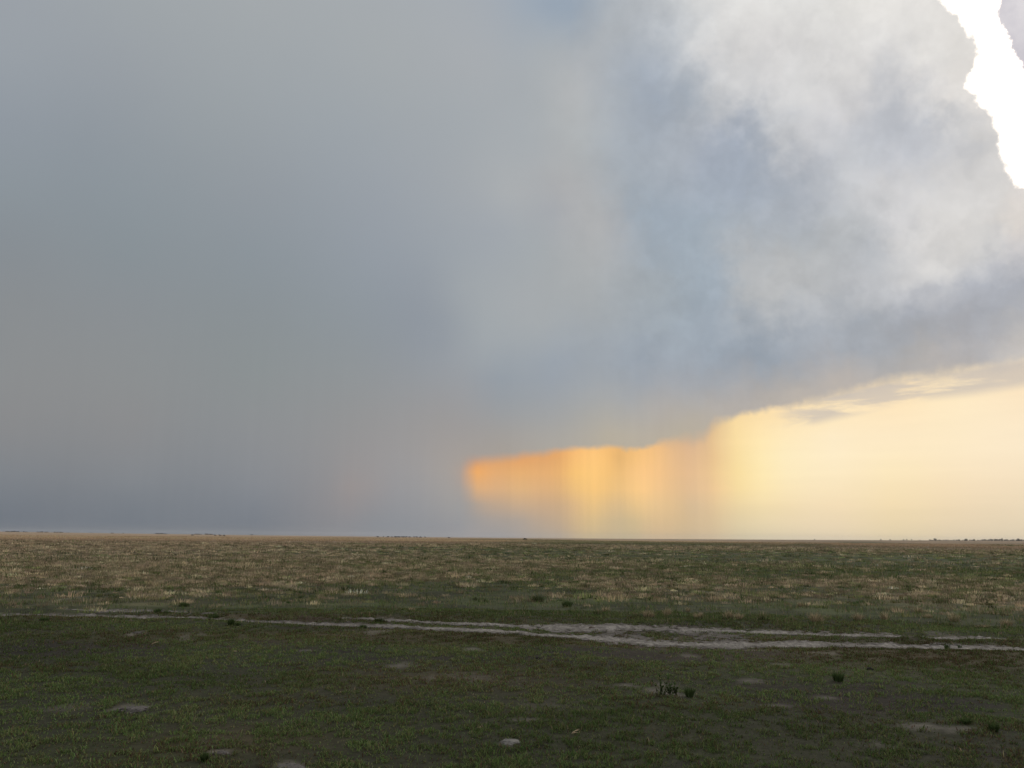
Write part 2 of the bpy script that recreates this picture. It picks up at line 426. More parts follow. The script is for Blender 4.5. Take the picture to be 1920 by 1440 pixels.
# a trace of the blue sky shines through the cloud everywhere
mx = nd('ShaderNodeMixShader')
wt.links.new(gap, mx.inputs[0]); wt.links.new(cl.outputs[0], mx.inputs[1]); wt.links.new(clear.outputs[0], mx.inputs[2])
wo = nd('ShaderNodeOutputWorld')
wt.links.new(mx.outputs[0], wo.inputs[0])
world.cycles.sampling_method = 'MANUAL'
world.cycles.sample_map_resolution = 1024

# ================================================================== helpers
TAB = np.random.default_rng(99).random(512 * 512).astype(np.float32)


def vn(x, y, seed=0):
    fx, fy = np.floor(x), np.floor(y)
    ix = fx.astype(np.int32) + seed * 131; iy = fy.astype(np.int32) + seed * 57
    fx = (x - fx).astype(np.float32); fy = (y - fy).astype(np.float32)
    fx = fx * fx * (3 - 2 * fx); fy = fy * fy * (3 - 2 * fy)
    x0 = ix & 511; x1 = (ix + 1) & 511; y0 = (iy & 511) << 9; y1 = ((iy + 1) & 511) << 9
    p = TAB[y0 + x0]; q = TAB[y1 + x0]
    p = p + (TAB[y0 + x1] - p) * fx
    q = q + (TAB[y1 + x1] - q) * fx
    return p + (q - p) * fy


def fbm(x, y, scale, octv=4, seed=0, gain=0.5):
    s, a, t = 0, 1.0, 0
    for o in range(octv):
        s = s + a * vn(x * scale * 2 ** o + 17.3 * o, y * scale * 2 ** o - 9.1 * o, seed + o)
        t += a; a *= gain
    return s / t


def sst(x, a, b):
    t = np.clip((x - a) / (b - a), 0, 1)
    return t * t * (3 - 2 * t)


def tag(o, label=None, cat=None, group=None, kind=None):
    if label: o['label'] = label
    if cat: o['category'] = cat
    if group: o['group'] = group
    if kind: o['kind'] = kind
    return o


# ------------------------------------------------------------------ the track, in polar terms round the standing place
def rutdef(pts):
    A, R, W = [], [], []
    for (px, py, w) in pts:
        x, y = gp(px, py)
        x1, y1 = gp(px, py - w / 2.0); x2, y2 = gp(px, py + w / 2.0)
        A.append(atan2(x, y)); R.append(math.hypot(x, y))
        W.append(abs(math.hypot(x1, y1) - math.hypot(x2, y2)) / 2)
    return np.array(A), np.array(R), np.array(W)


RUT1 = rutdef([(-300, 1139, 4), (0, 1150, 4.5), (160, 1152, 5), (320, 1158, 5), (480, 1165.5, 4.5), (640, 1172, 6), (800, 1178, 7), (960, 1184, 9), (1050, 1190, 11), (1150, 1197, 15), (1280, 1204, 14), (1440, 1206, 10), (1600, 1208, 10), (1760, 1210, 9), (1920, 1214, 8), (2250, 1222, 8)])
RUT2 = rutdef([(-300, 1126, 1), (0, 1136, 1.5), (110, 1140, 2), (185, 1144, 6), (270, 1144, 4), (350, 1149, 8), (400, 1152, 2.5), (480, 1154, 0.5), (600, 1159, 1), (660, 1161, 4), (730, 1163, 7), (800, 1166, 6.5), (900, 1169, 7), (1000, 1174, 9), (1120, 1178, 12), (1280, 1182, 11), (1440, 1184, 11), (1560, 1187, 12), (1670, 1190, 9), (1710, 1191, 1), (1745, 1194, 6), (1850, 1194, 7), (1920, 1195, 4), (2250, 1200, 5)])


def rutmask(az_, r_, D):
    r0 = np.interp(az_, D[0], D[1]); w = np.interp(az_, D[0], D[2])
    return r_ - r0, w


def sand_amount(x, y):
    """>0 where bare sand of the track shows"""
    a = np.arctan2(x, y); r = np.hypot(x, y)
    d1, w1 = rutmask(a, r, RUT1); d2, w2 = rutmask(a, r, RUT2)
    n = (fbm(x, y, 2.2, 5, 31, 0.6) - 0.5)
    nf = (fbm(x, y, 14, 3, 37) - 0.5)
    m1 = 1 - np.abs(d1) / (w1 * 0.92 + 0.01) + n * 1.5 + nf * 1.5
    m2 = 1 - np.abs(d2) / (w2 * 0.88 + 0.01) + n * 2.0 + nf * 1.6
    m2 = np.where(w2 < 0.06, -1, m2)
    # trampled sand between the ruts near the right of the middle
    aa = np.degrees(a)
    c0 = sst(aa, 3, 8) * (1 - sst(aa, 15, 21))
    mid = (d1 > 0) & (d2 < 0)
    m3 = np.where(mid, 0.22 + n * 2.4 + nf * 0.9 - 1.0 * (1 - c0), -1)
    return np.maximum(np.maximum(m1, m2), m3), m1, m2, m3


def height(x, y):
    r = np.hypot(x, y); a = np.arctan2(x, y)
    z = (fbm(x, y, 0.35, 3, 3) - 0.5) * 0.10 + (fbm(x, y, 1.4, 3, 5) - 0.5) * 0.035
    z = z * sst(r, 1.0, 6.0)
    z = z + (fbm(x, y, 0.02, 3, 8) - 0.5) * 0.5 * sst(r, 25, 120) * (1 - 0.9 * sst(r, 300, 900))
    for D, dep in ((RUT1, 0.035), (RUT2, 0.03)):
        d, w = rutmask(a, r, D)
        w = np.maximum(w, 0.05) * 1.3 + 0.12
        z = z - dep * np.exp(-(d / w) ** 2) * (np.abs(a) < 1.0) + 0.022 * np.exp(-((np.abs(d) - w * 1.9) / (w * 0.6)) ** 2) * (np.abs(a) < 1.0)
    z = z + 0.65 * sst(r, 480, 680) * (1 - sst(r, 900, 1300)) * sst(-np.degrees(a), -6, 0) 
    # the plain swells very gently towards both sides in the far distance
    z = z + 0.0018 * (np.clip(a, -0.8, 0.8) / radians(32)) ** 2 * r * sst(r, 300, 2500)
    return z


def H1(x, y):
    return float(height(np.array([x]), np.array([y]))[0])


def onground(px, py):
    z = 0.0
    for _ in range(6):
        x, y = gp(px, py, z); z = H1(x, y)
    return x, y, z


# pale bare patches in the near turf, (pixel x, y, half width px, half height px)
PATCH = [(250, 1328, 34, 7, 1), (412, 1411, 22, 7, 1), (540, 1434, 32, 9, 1), (957, 1390, 22, 6, 1), (985, 1348, 36, 5, .7), (745, 1247, 30, 6, .7), (575, 1219, 14, 3, 0.8),
         (700, 1188, 26, 4, .6), (885, 1219, 22, 3, .8), (1250, 1298, 44, 9, .8), (1180, 1286, 30, 6, .7), (1240, 1284, 24, 6, .8), (1410, 1278, 30, 4, .7), (1552, 1308, 22, 3, .8), (1470, 1321, 32, 4, .7),
         (1730, 1361, 50, 7, .8), (1790, 1367, 40, 5, .7), (1650, 1395, 40, 8, .5), (255, 1186, 14, 4, 0.9), (350, 1192, 36, 6, .5), (1415, 1217, 26, 4, .8), (1520, 1226, 34, 3, .7), (1555, 1229, 18, 3, .7),
         (130, 1122, 10, 3, .9), (430, 1133, 9, 3, .9), (1465, 1250, 20, 4, .5), (1290, 1233, 16, 3, .7), (1750, 1186, 40, 5, .5), (120, 1325, 40, 7, .45), (1000, 1320, 60, 10, .3), (860, 1272, 80, 14, .35)]
PT = []
for (px, py, hw, hh, s) in PATCH:
    x, y = gp(px, py); x2, y2 = gp(px + hw, py); xa, ya = gp(px, py - hh); xb, yb = gp(px, py + hh)
    PT.append((x, y, max(0.04, math.hypot(x2 - x, y2 - y)), max(0.04, math.hypot(xa - xb, ya - yb) / 2), s))


def patches(x, y):
    m = np.zeros_like(x)
    n = (fbm(x, y, 3.0, 4, 71, .6) - 0.5)
    for (cx, cy, rx, ry, s) in PT:
        d = np.sqrt(((x - cx) / rx) ** 2 + ((y - cy) / ry) ** 2)
        m = np.maximum(m, s * np.clip(1.35 - d + n * 1.7, 0, 1) * (d < 3))
    return m


def zones(x, y):
    """how green, how strawy, how bare the plain is"""
    r = np.hypot(x, y); a = np.degrees(np.arctan2(x, y))
    nL = fbm(x * 0.6, y, 0.05, 3, 11); nM = fbm(x * 0.8, y, 0.3, 4, 12); nS = fbm(x, y, 1.4, 3, 13)
    beyond = sst(r, 17.5, 21)
    straw = 0.20 + 0.46 * sst(-a, -4, 24) * sst(r, 18.5, 25) * (1 - 0.5 * sst(r, 35, 60)) + (nL - 0.5) * 0.8 + (nM - 0.5) * 0.8
    straw = straw + 0.35 * sst(r, 95, 170) + 0.30 * sst(-a, 8, 26) * sst(r, 45, 70)
    straw = straw - 0.45 * sst(-np.abs(a - 8), -14, -4) * sst(r, 190, 240) * (1 - sst(r, 380, 480))
    straw = straw - 0.18 * sst(a, 0, 14) * sst(r, 34, 50) * (1 - sst(r, 90, 140))
    straw = straw + 0.32 * sst(a, 0, 9) * (1 - sst(r, 33, 44)) * sst(r, 21, 26) + 0.12 * sst(r, 24, 40)
    straw = straw * beyond
    bare = (1 - beyond) * sst((fbm(x * 0.5, y, 0.55, 4, 15, .6)), 0.56, 0.70)
    return np.clip(straw, 0, 1), np.clip(bare, 0, 1), beyond, nS, nM


def gcolor(x, y):
    r = np.hypot(x, y); a = np.degrees(np.arctan2(x, y))
    straw, bare, beyond, nS, nM = zones(x, y)
    soil = np.array([0.024, 0.022, 0.017]); soil2 = np.array([0.036, 0.030, 0.022]); green = np.array([0.040, 0.046, 0.020])
    straws = np.array([0.165, 0.125, 0.080]); sand = np.array([0.20, 0.175, 0.15])
    t = fbm(x, y, 0.8, 3, 21)[..., None]
    c = soil * (1 - t) + soil2 * t
    g = (0.40 + 0.4 * sst(nM, 0.4, 0.7) + 0.2 * beyond + 0.3 * sst(r, 30, 120))[..., None] * (1 - bare[..., None])
    c = c * (1 - g) + green * g * (1 + 0.35 * beyond[..., None])
    # red brown dry turf beside the track and at the right
    br = np.zeros_like(r)
    for (px, py, rx, ry) in ((880, 1195, 7.0, 0.9), (880, 1275, 1.8, 0.8), (1750, 1230, 3.5, 1.6), (470, 1160, 5.0, 0.7), (1150, 1208, 5, .5), (450, 1385, .8, .5)):
        cx, cy = gp(px, py)
        br = np.maximum(br, np.exp(-((x - cx) / rx) ** 2 - ((y - cy) / ry) ** 2))
    br = (br * np.clip(0.4 + 1.5 * (nM - 0.3), 0, 1))[..., None] * 0.5
    c = c * (1 - br) + np.array([0.085, 0.058, 0.035]) * br
    s = (sst(straw, 0.35, 0.75) * (0.45 + 0.55 * sst(r, 60, 200)))[..., None]
    c = c * (1 - s) + straws * s
    mot = 0.72 + 0.56 * sst(fbm(x * 0.7, y, 1.3, 4, 19, .6), 0.38, 0.62)
    c = c * (1 + (mot - 1) * (beyond * (1 - sst(r, 90, 200))))[..., None]
    p = patches(x, y)[..., None] * 0.5
    c = c * (1 - p) + sand * p
    sa = sand_amount(x, y)[0]
    q = (sst(sa, -0.9, 0.4) * (np.abs(np.radians(a)) < 1.0))[..., None] * 0.55
    c = c * (1 - q) + np.array([0.12, 0.095, 0.075]) * q
    # the far plain: level strips of straw and of green
    fr = sst(r, 140, 420)[..., None]
    far_n = fbm(np.degrees(np.arctan2(x, y)) * 0.35, np.log(r) * 9, 1.0, 4, 91)
    gl = sst(far_n, 0.52, 0.68) * (0.35 + 0.65 * sst(a, -6, 4)) * (1 - sst(r, 900, 1600) * 0.6)
    gl = np.maximum(gl, sst(-np.abs(a - 9), -14, -4) * sst(r, 190, 230) * (1 - sst(r, 420, 520)) * 0.9)
    gl = gl[..., None]
    fc = np.array([0.33, 0.235, 0.145]) * (1 - gl) + np.array([0.135, 0.125, 0.062]) * gl
    fc = fc * (1 - 0.25 * sst(a, 6, 24)[..., None])
    c = c * (1 - fr) + fc * fr
    return np.concatenate([c, np.ones(c.shape[:-1] + (1,))], -1)


def mat_new(name):
    m = bpy.data.materials.new(name); m.use_nodes = True
    return m, m.node_tree, m.node_tree.nodes['Principled BSDF']


def mesh_np(name, V, faces_flat, starts, totals, col=None, mat=None, smooth=False):
    me = bpy.data.meshes.new(name)
    me.vertices.add(len(V)); me.vertices.foreach_set('co', V.astype(np.float32).ravel())
    me.loops.add(len(faces_flat)); me.loops.foreach_set('vertex_index', faces_flat.astype(np.int32))
    me.polygons.add(len(starts)); me.polygons.foreach_set('loop_start', starts.astype(np.int32))
    me.polygons.foreach_set('loop_total', totals.astype(np.int32))
    if smooth:
        me.polygons.foreach_set('use_smooth', np.ones(len(starts), bool))
    if col is not None:
        at = me.color_attributes.new('Col', 'FLOAT_COLOR', 'POINT')
        at.data.foreach_set('color', col.astype(np.float32).ravel())
    me.update(calc_edges=True)
    if mat: me.materials.append(mat)
    return me


def link(name, me, parent=None, loc=None):
    o = bpy.data.objects.new(name, me); COL.objects.link(o)
    if parent: o.parent = parent
    if loc is not None: o.location = loc
    return o


# ------------------------------------------------------------------ materials
def ground_material():
    m, t, b = mat_new('plain_soil')
    at = t.nodes.new('ShaderNodeAttribute'); at.attribute_name = 'Col'
    g = t.nodes.new('ShaderNodeNewGeometry')
    n = t.nodes.new('ShaderNodeTexNoise'); n.inputs['Scale'].default_value = 9; n.inputs['Detail'].default_value = 8; n.inputs['Roughness'].default_value = 0.7
    t.links.new(g.outputs['Position'], n.inputs['Vector'])
    mr = t.nodes.new('ShaderNodeMapRange'); mr.inputs['From Min'].default_value = 0.3; mr.inputs['From Max'].default_value = 0.7; mr.inputs['To Min'].default_value = 0.62; mr.inputs['To Max'].default_value = 1.42
    t.links.new(n.outputs[0], mr.inputs[0])
    mu = t.nodes.new('ShaderNodeVectorMath'); mu.operation = 'SCALE'
    t.links.new(at.outputs['Color'], mu.inputs[0]); t.links.new(mr.outputs[0], mu.inputs['Scale'])
    t.links.new(mu.outputs[0], b.inputs['Base Color'])
    b.inputs['Roughness'].default_value = 0.95; b.inputs['Specular IOR Level'].default_value = 0.1
    bp = t.nodes.new('ShaderNodeBump'); bp.inputs['Strength'].default_value = 0.7; bp.inputs['Distance'].default_value = 0.03
    t.links.new(n.outputs[0], bp.inputs['Height']); t.links.new(bp.outputs[0], b.inputs['Normal'])
    return m


def sand_material():
    m, t, b = mat_new('track_sand')
    at = t.nodes.new('ShaderNodeAttribute'); at.attribute_name = 'Col'
    g = t.nodes.new('ShaderNodeNewGeometry')
    n = t.nodes.new('ShaderNodeTexNoise'); n.inputs['Scale'].default_value = 14; n.inputs['Detail'].default_value = 8; n.inputs['Roughness'].default_value = 0.72
    t.links.new(g.outputs['Position'], n.inputs['Vector'])
    mr = t.nodes.new('ShaderNodeMapRange'); mr.inputs['From Min'].default_value = 0.3; mr.inputs['From Max'].default_value = 0.7; mr.inputs['To Min'].default_value = 0.4; mr.inputs['To Max'].default_value = 1.45
    t.links.new(n.outputs[0], mr.inputs[0])
    mu = t.nodes.new('ShaderNodeVectorMath'); mu.operation = 'SCALE'
    t.links.new(at.outputs['Color'], mu.inputs[0]); t.links.new(mr.outputs[0], mu.inputs['Scale'])
    t.links.new(mu.outputs[0], b.inputs['Base Color'])
    b.inputs['Roughness'].default_value = 0.95; b.inputs['Specular IOR Level'].default_value = 0.1
    bp = t.nodes.new('ShaderNodeBump'); bp.inputs['Strength'].default_value = 0.8; bp.inputs['Distance'].default_value = 0.03
    t.links.new(n.outputs[0], bp.inputs['Height']); t.links.new(bp.outputs[0], b.inputs['Normal'])
    return m


def blade_material(name, transl=0.35):
    m = bpy.data.materials.new(name); m.use_nodes = True
    t = m.node_tree; t.nodes.clear()
    at = t.nodes.new('ShaderNodeAttribute'); at.attribute_name = 'Col'
    d = t.nodes.new('ShaderNodeBsdfDiffuse'); tr = t.nodes.new('ShaderNodeBsdfTranslucent')
    mx_ = t.nodes.new('ShaderNodeMixShader'); mx_.inputs[0].default_value = transl
    o = t.nodes.new('ShaderNodeOutputMaterial')
    t.links.new(at.outputs['Color'], d.inputs[0]); t.links.new(at.outputs['Color'], tr.inputs[0])
    t.links.new(d.outputs[0], mx_.inputs[1]); t.links.new(tr.outputs[0], mx_.inputs[2]); t.links.new(mx_.outputs[0], o.inputs[0])
    return m


def simple_material(name, c, rough=0.9, var=0.3, scale=8.0, bump=0.3):
    m, t, b = mat_new(name)
    tc_ = t.nodes.new('ShaderNodeTexCoord')
    n = t.nodes.new('ShaderNodeTexNoise'); n.inputs['Scale'].default_value = scale; n.inputs['Detail'].default_value = 6
    t.links.new(tc_.outputs['Object'], n.inputs['Vector'])
    r_ = t.nodes.new('ShaderNodeValToRGB')
    r_.color_ramp.elements[0].position = 0.3; r_.color_ramp.elements[1].position = 0.7
    r_.color_ramp.elements[0].color = tuple(v * (1 - var) for v in c) + (1,)
    r_.color_ramp.elements[1].color = tuple(v * (1 + var) for v in c) + (1,)
    t.links.new(n.outputs[0], r_.inputs[0]); t.links.new(r_.outputs[0], b.inputs['Base Color'])
    b.inputs['Roughness'].default_value = rough; b.inputs['Specular IOR Level'].default_value = 0.15
    bp = t.nodes.new('ShaderNodeBump'); bp.inputs['Strength'].default_value = bump; bp.inputs['Distance'].default_value = 0.02
    t.links.new(n.outputs[0], bp.inputs['Height']); t.links.new(bp.outputs[0], b.inputs['Normal'])
    return m


M_GROUND = ground_material(); M_SAND = sand_material()
M_BLADE = blade_material('grass_blade', 0.35); M_LEAF = blade_material('leaf', 0.3)

# ------------------------------------------------------------------ ground: one sheet to the horizon
fine = np.radians(np.arange(-44, 44.01, 0.16))
coarse = np.radians(np.arange(48, 312.01, 4))
A = np.concatenate([fine, coarse])
R = [0.4]
while R[-1] < 7000:
    R.append(R[-1] * (1.007 if 4 < R[-1] < 60 else 1.02))
R = np.array(R)
na, nr = len(A), len(R)
RR, AA = np.meshgrid(R, A, indexing='ij')
X, Y = RR * np.sin(AA), RR * np.cos(AA)
Z = height(X, Y)
C = gcolor(X, Y)
V = np.stack([X, Y, Z], -1).reshape(-1, 3)
V = np.vstack([V, [[0, 0, Z[0].mean()]]])
Cc = np.vstack([C.reshape(-1, 4), C.reshape(-1, 4)[:1]])
i = np.arange(nr - 1)[:, None]; j = np.arange(na)[None]
j2 = (j + 1) % na
q = np.stack([i * na + j, i * na + j2, (i + 1) * na + j2, (i + 1) * na + j], -1).reshape(-1, 4)[:, ::-1]
j = np.arange(na)
tri = np.stack([np.full(na, len(V) - 1), (j + 1) % na, j], -1)
flat = np.concatenate([q.ravel(), tri.ravel()])
tot = np.concatenate([np.full(len(q), 4), np.full(len(tri), 3)])
st_ = np.concatenate([[0], np.cumsum(tot)[:-1]])
g = link('ground', mesh_np('ground', V, flat, st_, tot, Cc, M_GROUND, True))
tag(g, kind='structure')

# ------------------------------------------------------------------ dirt track
A = np.radians(np.arange(-43, 43, 0.08)); R = np.arange(11.2, 22.0, 0.04)
RR, AA = np.meshgrid(R, A, indexing='ij')
X, Y = RR * np.sin(AA), RR * np.cos(AA)
S, m1, m2, m3 = sand_amount(X, Y)
clod = np.clip(fbm(X, Y, 9, 4, 51, .6) - 0.48, 0, 1) * 0.09
Z = height(X, Y) + 0.008 + clod * sst(S, 0.0, 0.5)
na, nr = len(A), len(R)
tone = fbm(X * 0.45, Y, 3.2, 5, 61, .65)
core = sst(np.maximum(m1, m2) - 0.35 * sst(-np.degrees(AA), 2, 16), 0.0, 0.9)
core = core * (1 - 0.4 * sst(fbm(X, Y, 9, 3, 63), 0.52, 0.66))
base_c = np.array([0.112, 0.099, 0.085]); pale = np.array([0.265, 0.242, 0.210]); dark = np.array([0.085, 0.078, 0.078])
c = base_c + (pale - base_c) * (core * (0.55 + 0.45 * sst(tone, 0.35, 0.6)))[..., None]
dk = (sst(tone, 0.5, 0.72) * (1 - core))[..., None] * 0.75
c = c * (1 - dk) + dark * dk
C = np.concatenate([c, np.ones(c.shape[:-1] + (1,))], -1)
i = np.arange(nr - 1)[:, None]; j = np.arange(na - 1)[None]
q = np.stack([i * na + j, i * na + j + 1, (i + 1) * na + j + 1, (i + 1) * na + j], -1).reshape(-1, 4)[:, ::-1]
ok = (S.ravel()[q].mean(1) > 0.0)
q = q[ok]
used = np.unique(q); remap = np.full(na * nr, -1); remap[used] = np.arange(len(used))
V = np.stack([X, Y, Z], -1).reshape(-1, 3)[used]
o = link('dirt_track', mesh_np('dirt_track', V, remap[q].ravel(), np.arange(len(q)) * 4, np.full(len(q), 4), C.reshape(-1, 4)[used], M_SAND, True))
tag(o, 'pale sandy two-rut vehicle track crossing the plain', 'track', kind='structure')


# ------------------------------------------------------------------ grass blades
def blades(P, L, W, ang, lean, col, curl=0.5):
    """P (n,3) roots, L length, W width, ang heading of lean, lean angle from vertical"""
    n = len(P)
    dx, dy = np.cos(ang), np.sin(ang)
    side = ang + np.pi / 2 + rng.uniform(-0.6, 0.6, n)
    sx, sy = np.cos(side) * W / 2, np.sin(side) * W / 2
    l1 = L * 0.55; a1 = lean * (1 - curl * 0.6)
    l2 = L * 0.45; a2 = np.minimum(lean * (1 + curl), 1.75)
    mx_ = P[:, 0] + dx * np.sin(a1) * l1; my = P[:, 1] + dy * np.sin(a1) * l1; mz = P[:, 2] + np.cos(a1) * l1
    tx = mx_ + dx * np.sin(a2) * l2; ty = my + dy * np.sin(a2) * l2; tz = mz + np.cos(a2) * l2
    V = np.empty((n, 5, 3), np.float32)
    V[:, 0] = np.stack([P[:, 0] - sx, P[:, 1] - sy, P[:, 2] - 0.004], -1)
    V[:, 1] = np.stack([P[:, 0] + sx, P[:, 1] + sy, P[:, 2] - 0.004], -1)
    V[:, 2] = np.stack([mx_ - sx * .85, my - sy * .85, mz], -1)
    V[:, 3] = np.stack([mx_ + sx * .85, my + sy * .85, mz], -1)
    V[:, 4] = np.stack([tx, ty, tz], -1)
    return V, col


def blade_mesh(name, parts, mat):
    V = np.concatenate([p[0] for p in parts]); c = np.concatenate([p[1] for p in parts])
    n = len(V)
    b = (np.arange(n) * 5)[:, None]
    flat = (b + np.array([0, 1, 3, 2, 2, 3, 4])[None]).ravel()
    tot = np.tile([4, 3], n); st_ = np.concatenate([[0], np.cumsum(tot)[:-1]])
    C = np.repeat(np.concatenate([c, np.ones((n, 1))], 1)[:, None], 5, 1).reshape(-1, 4)
    return mesh_np(name, V.reshape(-1, 3), flat, st_, tot, C, mat)


def scatter(n, r0, r1, amax=42.5, power=2.0):
    u = rng.random(n)
    r = (r0 ** power + u * (r1 ** power - r0 ** power)) ** (1 / power)
    a = np.radians(rng.uniform(-amax, amax, n))
    return r * np.sin(a), r * np.cos(a)


def tint(n, c, v=0.25, h=0.12):
    c = np.asarray(c)
    return np.clip(c * rng.uniform(1 - v, 1 + v, (n, 1)) * rng.uniform(1 - h, 1 + h, (n, 3)), 0.004, 0.9)


GREEN = np.array([0.066, 0.094, 0.031]); OLIVE = np.array([0.098, 0.105, 0.044]); BROWN = np.array([0.105, 0.072, 0.042]); STRAW = np.array([0.38, 0.302, 0.192]); DARKG = np.array([0.034, 0.050, 0.018])

# near turf: short creeping grass with bare earth showing
parts = []
x, y = scatter(900000, 4.6, 20.0, power=1.6)
straw, bare, beyond, nS, nM = zones(x, y)
sa = sand_amount(x, y)[0]
clump = fbm(x, y, 7.0, 3, 41, .7)
clump2 = fbm(x, y, 1.6, 3, 43, .6)
dens = (0.14 + 1.1 * sst(clump, 0.42, 0.60)) * (0.6 + 0.55 * sst(clump2, 0.32, 0.6)) * (1 - 0.6 * bare) * (1 - np.clip(patches(x, y) * 1.5, 0, 0.96)) * (1 - sst(sa, -0.3, 0.45))
keep = rng.random(len(x)) < dens
x, y, clump, clump2, nM = x[keep], y[keep], clump[keep], clump2[keep], nM[keep]
n = len(x); r = np.hypot(x, y)
P = np.stack([x, y, height(x, y)], -1)
L = rng.uniform(0.02, 0.05, n) * (0.7 + 0.9 * sst(clump, 0.4, 0.75)) * (0.7 + 0.6 * clump2)
tone = fbm(x, y, 0.7, 3, 45)
brn = np.zeros(n)
for (px, py, rx, ry) in ((880, 1195, 7.0, 0.9), (880, 1275, 1.8, 0.8), (1750, 1230, 3.5, 1.6), (470, 1160, 6.0, 0.8), (1150, 1208, 5, .5), (1800, 1205, 4, .5)):
    cx, cy = gp(px, py); brn = np.maximum(brn, np.exp(-((x - cx) / rx) ** 2 - ((y - cy) / ry) ** 2))
pick = rng.random(n)
c = tint(n, GREEN, 0.4)
m_ = pick < 0.25 + 0.3 * sst(tone, 0.45, 0.65); c[m_] = tint(m_.sum(), OLIVE, 0.4)
m_ = rng.random(n) < 0.10 + 0.5 * brn; c[m_] = tint(m_.sum(), BROWN * .7, 0.4)
big = fbm(x * 0.6, y, 0.5, 4, 55, .6); big2 = fbm(x * 0.5, y, 0.9, 3, 57)
c *= (1.12 + 0.6 * sst(big, 0.36, 0.64))[:, None]
m_ = rng.random(n) < 0.35 * sst(big2, 0.54, 0.68); c[m_] = tint(m_.sum(), BROWN * .9, 0.35)
m_ = rng.random(n) < 0.012; c[m_] = tint(m_.sum(), STRAW * 0.6, 0.4)
m_ = rng.random(n) < 0.03; c[m_] = tint(m_.sum(), (0.09, 0.14, 0.04), 0.3)
parts.append(blades(P, L, rng.uniform(0.003, 0.0065, n) * (1 + r / 20), rng.uniform(0, 2 * pi, n), rng.uniform(0.55, 1.5, n), c))
o = link('short_grass', blade_mesh('short_grass', parts, M_BLADE)); tag(o, 'short creeping green grass on dark earth before the track', 'grass', kind='stuff')

# green turf beyond the track
parts = []
x, y = scatter(480000, 15.5, 75.0, power=1.1)
straw, bare, beyond, nS, nM = zones(x, y)
sa = sand_amount(x, y)[0]
clump = fbm(x, y, 2.6, 3, 47, .65)
dens = (0.06 + 1.0 * sst(clump, 0.44, 0.64)) * (1 - sst(sa, -0.3, 0.35)) * sst(np.hypot(x, y), 15.5, 19) * (1 - 0.85 * sst(np.hypot(x, y), 42, 72))
keep = rng.random(len(x)) < dens
x, y, clump, straw = x[keep], y[keep], clump[keep], straw[keep]
n = len(x); r = np.hypot(x, y)
P = np.stack([x, y, height(x, y)], -1)
L = rng.uniform(0.04, 0.09, n) * (0.6 + 1.1 * sst(clump, 0.4, 0.75)) * (1 + 0.5 * sst(r, 22, 45))
c = tint(n, GREEN * 1.7, 0.4)
m_ = rng.random(n) < 0.55; c[m_] = tint(m_.sum(), OLIVE * 1.4, 0.4)
m_ = rng.random(n) < 0.10 + 0.35 * straw; c[m_] = tint(m_.sum(), STRAW * 0.7, 0.4)
m_ = rng.random(n) < 0.12; c[m_] = tint(m_.sum(), DARKG, 0.3)
parts.append(blades(P, L, rng.uniform(0.007, 0.012, n) * (r / 22), rng.uniform(0, 2 * pi, n), rng.uniform(0.1, 1.0, n), c))
o = link('green_turf', blade_mesh('green_turf', parts, M_BLADE)); tag(o, 'green grass between the straw tufts beyond the track', 'grass', kind='stuff')


def tufts(cx, cy, rad, hgt, nb, col, wid, spread=0.9):
    """many bunches merged in one set of blades"""
    k = np.repeat(np.arange(len(cx)), nb)
    n = len(k)
    a = rng.uniform(0, 2 * pi, n); q = np.sqrt(rng.random(n))
    x = cx[k] + np.cos(a) * q * rad[k]; y = cy[k] + np.sin(a) * q * rad[k]
    P = np.stack([x, y, height(x, y)], -1)
    L = hgt[k] * rng.uniform(0.55, 1.1, n) * (1.05 - 0.35 * q)
    lean = (0.08 + q * spread * 0.7) * rng.uniform(0.5, 1.3, n)
    c = col[k] * rng.uniform(0.7, 1.3, (n, 1)) * rng.uniform(0.93, 1.07, (n, 3))
    return blades(P, L, wid[k] * rng.uniform(0.7, 1.3, n), a + rng.uniform(-.5, .5, n), lean, np.clip(c, 0.005, 0.9), 0.35)


def tcol(n, straw):
    c = np.where((rng.random(n) < np.clip(straw * 1.1 + 0.06, 0, 0.93))[:, None], tint(n, STRAW, 0.28, 0.06), tint(n, OLIVE * 1.55, 0.3))
    m_ = rng.random(n) < 0.13
    c[m_] = tint(m_.sum(), DARKG * 1.2, 0.3)
    m_ = rng.random(n) < 0.15
    c[m_] = tint(m_.sum(), STRAW * 0.62, 0.25, .05)
    return c * rng.lognormal(0, 0.36, (n, 1))


parts = []
x, y = scatter(22000, 20.5, 60.0, power=1.5)
straw, bare, beyond, nS, nM = zones(x, y)
cl_ = fbm(x * 0.7, y, 0.55, 3, 49, .6)
k = rng.random(len(x)) < (0.02 + 0.9 * sst(straw * 0.6 + cl_ * 0.7, 0.42, 0.80)) * (0.25 + 0.75 * sst(np.hypot(x, y), 21, 27))
x, y, straw = x[k], y[k], straw[k]
n = len(x); r = np.hypot(x, y)
sz = rng.lognormal(-0.1, 0.35, n)
parts.append(tufts(x, y, 0.17 * sz * (1 + (r - 20) / 45), 0.12 * sz * (1 + 0.25 * sst(r, 30, 50)), 46, tcol(n, straw), 0.009 + 0.006 * (r / 20 - 1)))
print('mid tufts', n)
x, y = scatter(34000, 44.0, 190.0, power=1.25)
straw, bare, beyond, nS, nM = zones(x, y)
k = rng.random(len(x)) < (0.3 + 0.65 * sst(straw + (nM - .5) * .5, 0.15, 0.65)) * sst(np.hypot(x, y), 44, 60)
x, y, straw = x[k], y[k], straw[k]
n = len(x); r = np.hypot(x, y)
sz = rng.lognormal(-0.1, 0.35, n)
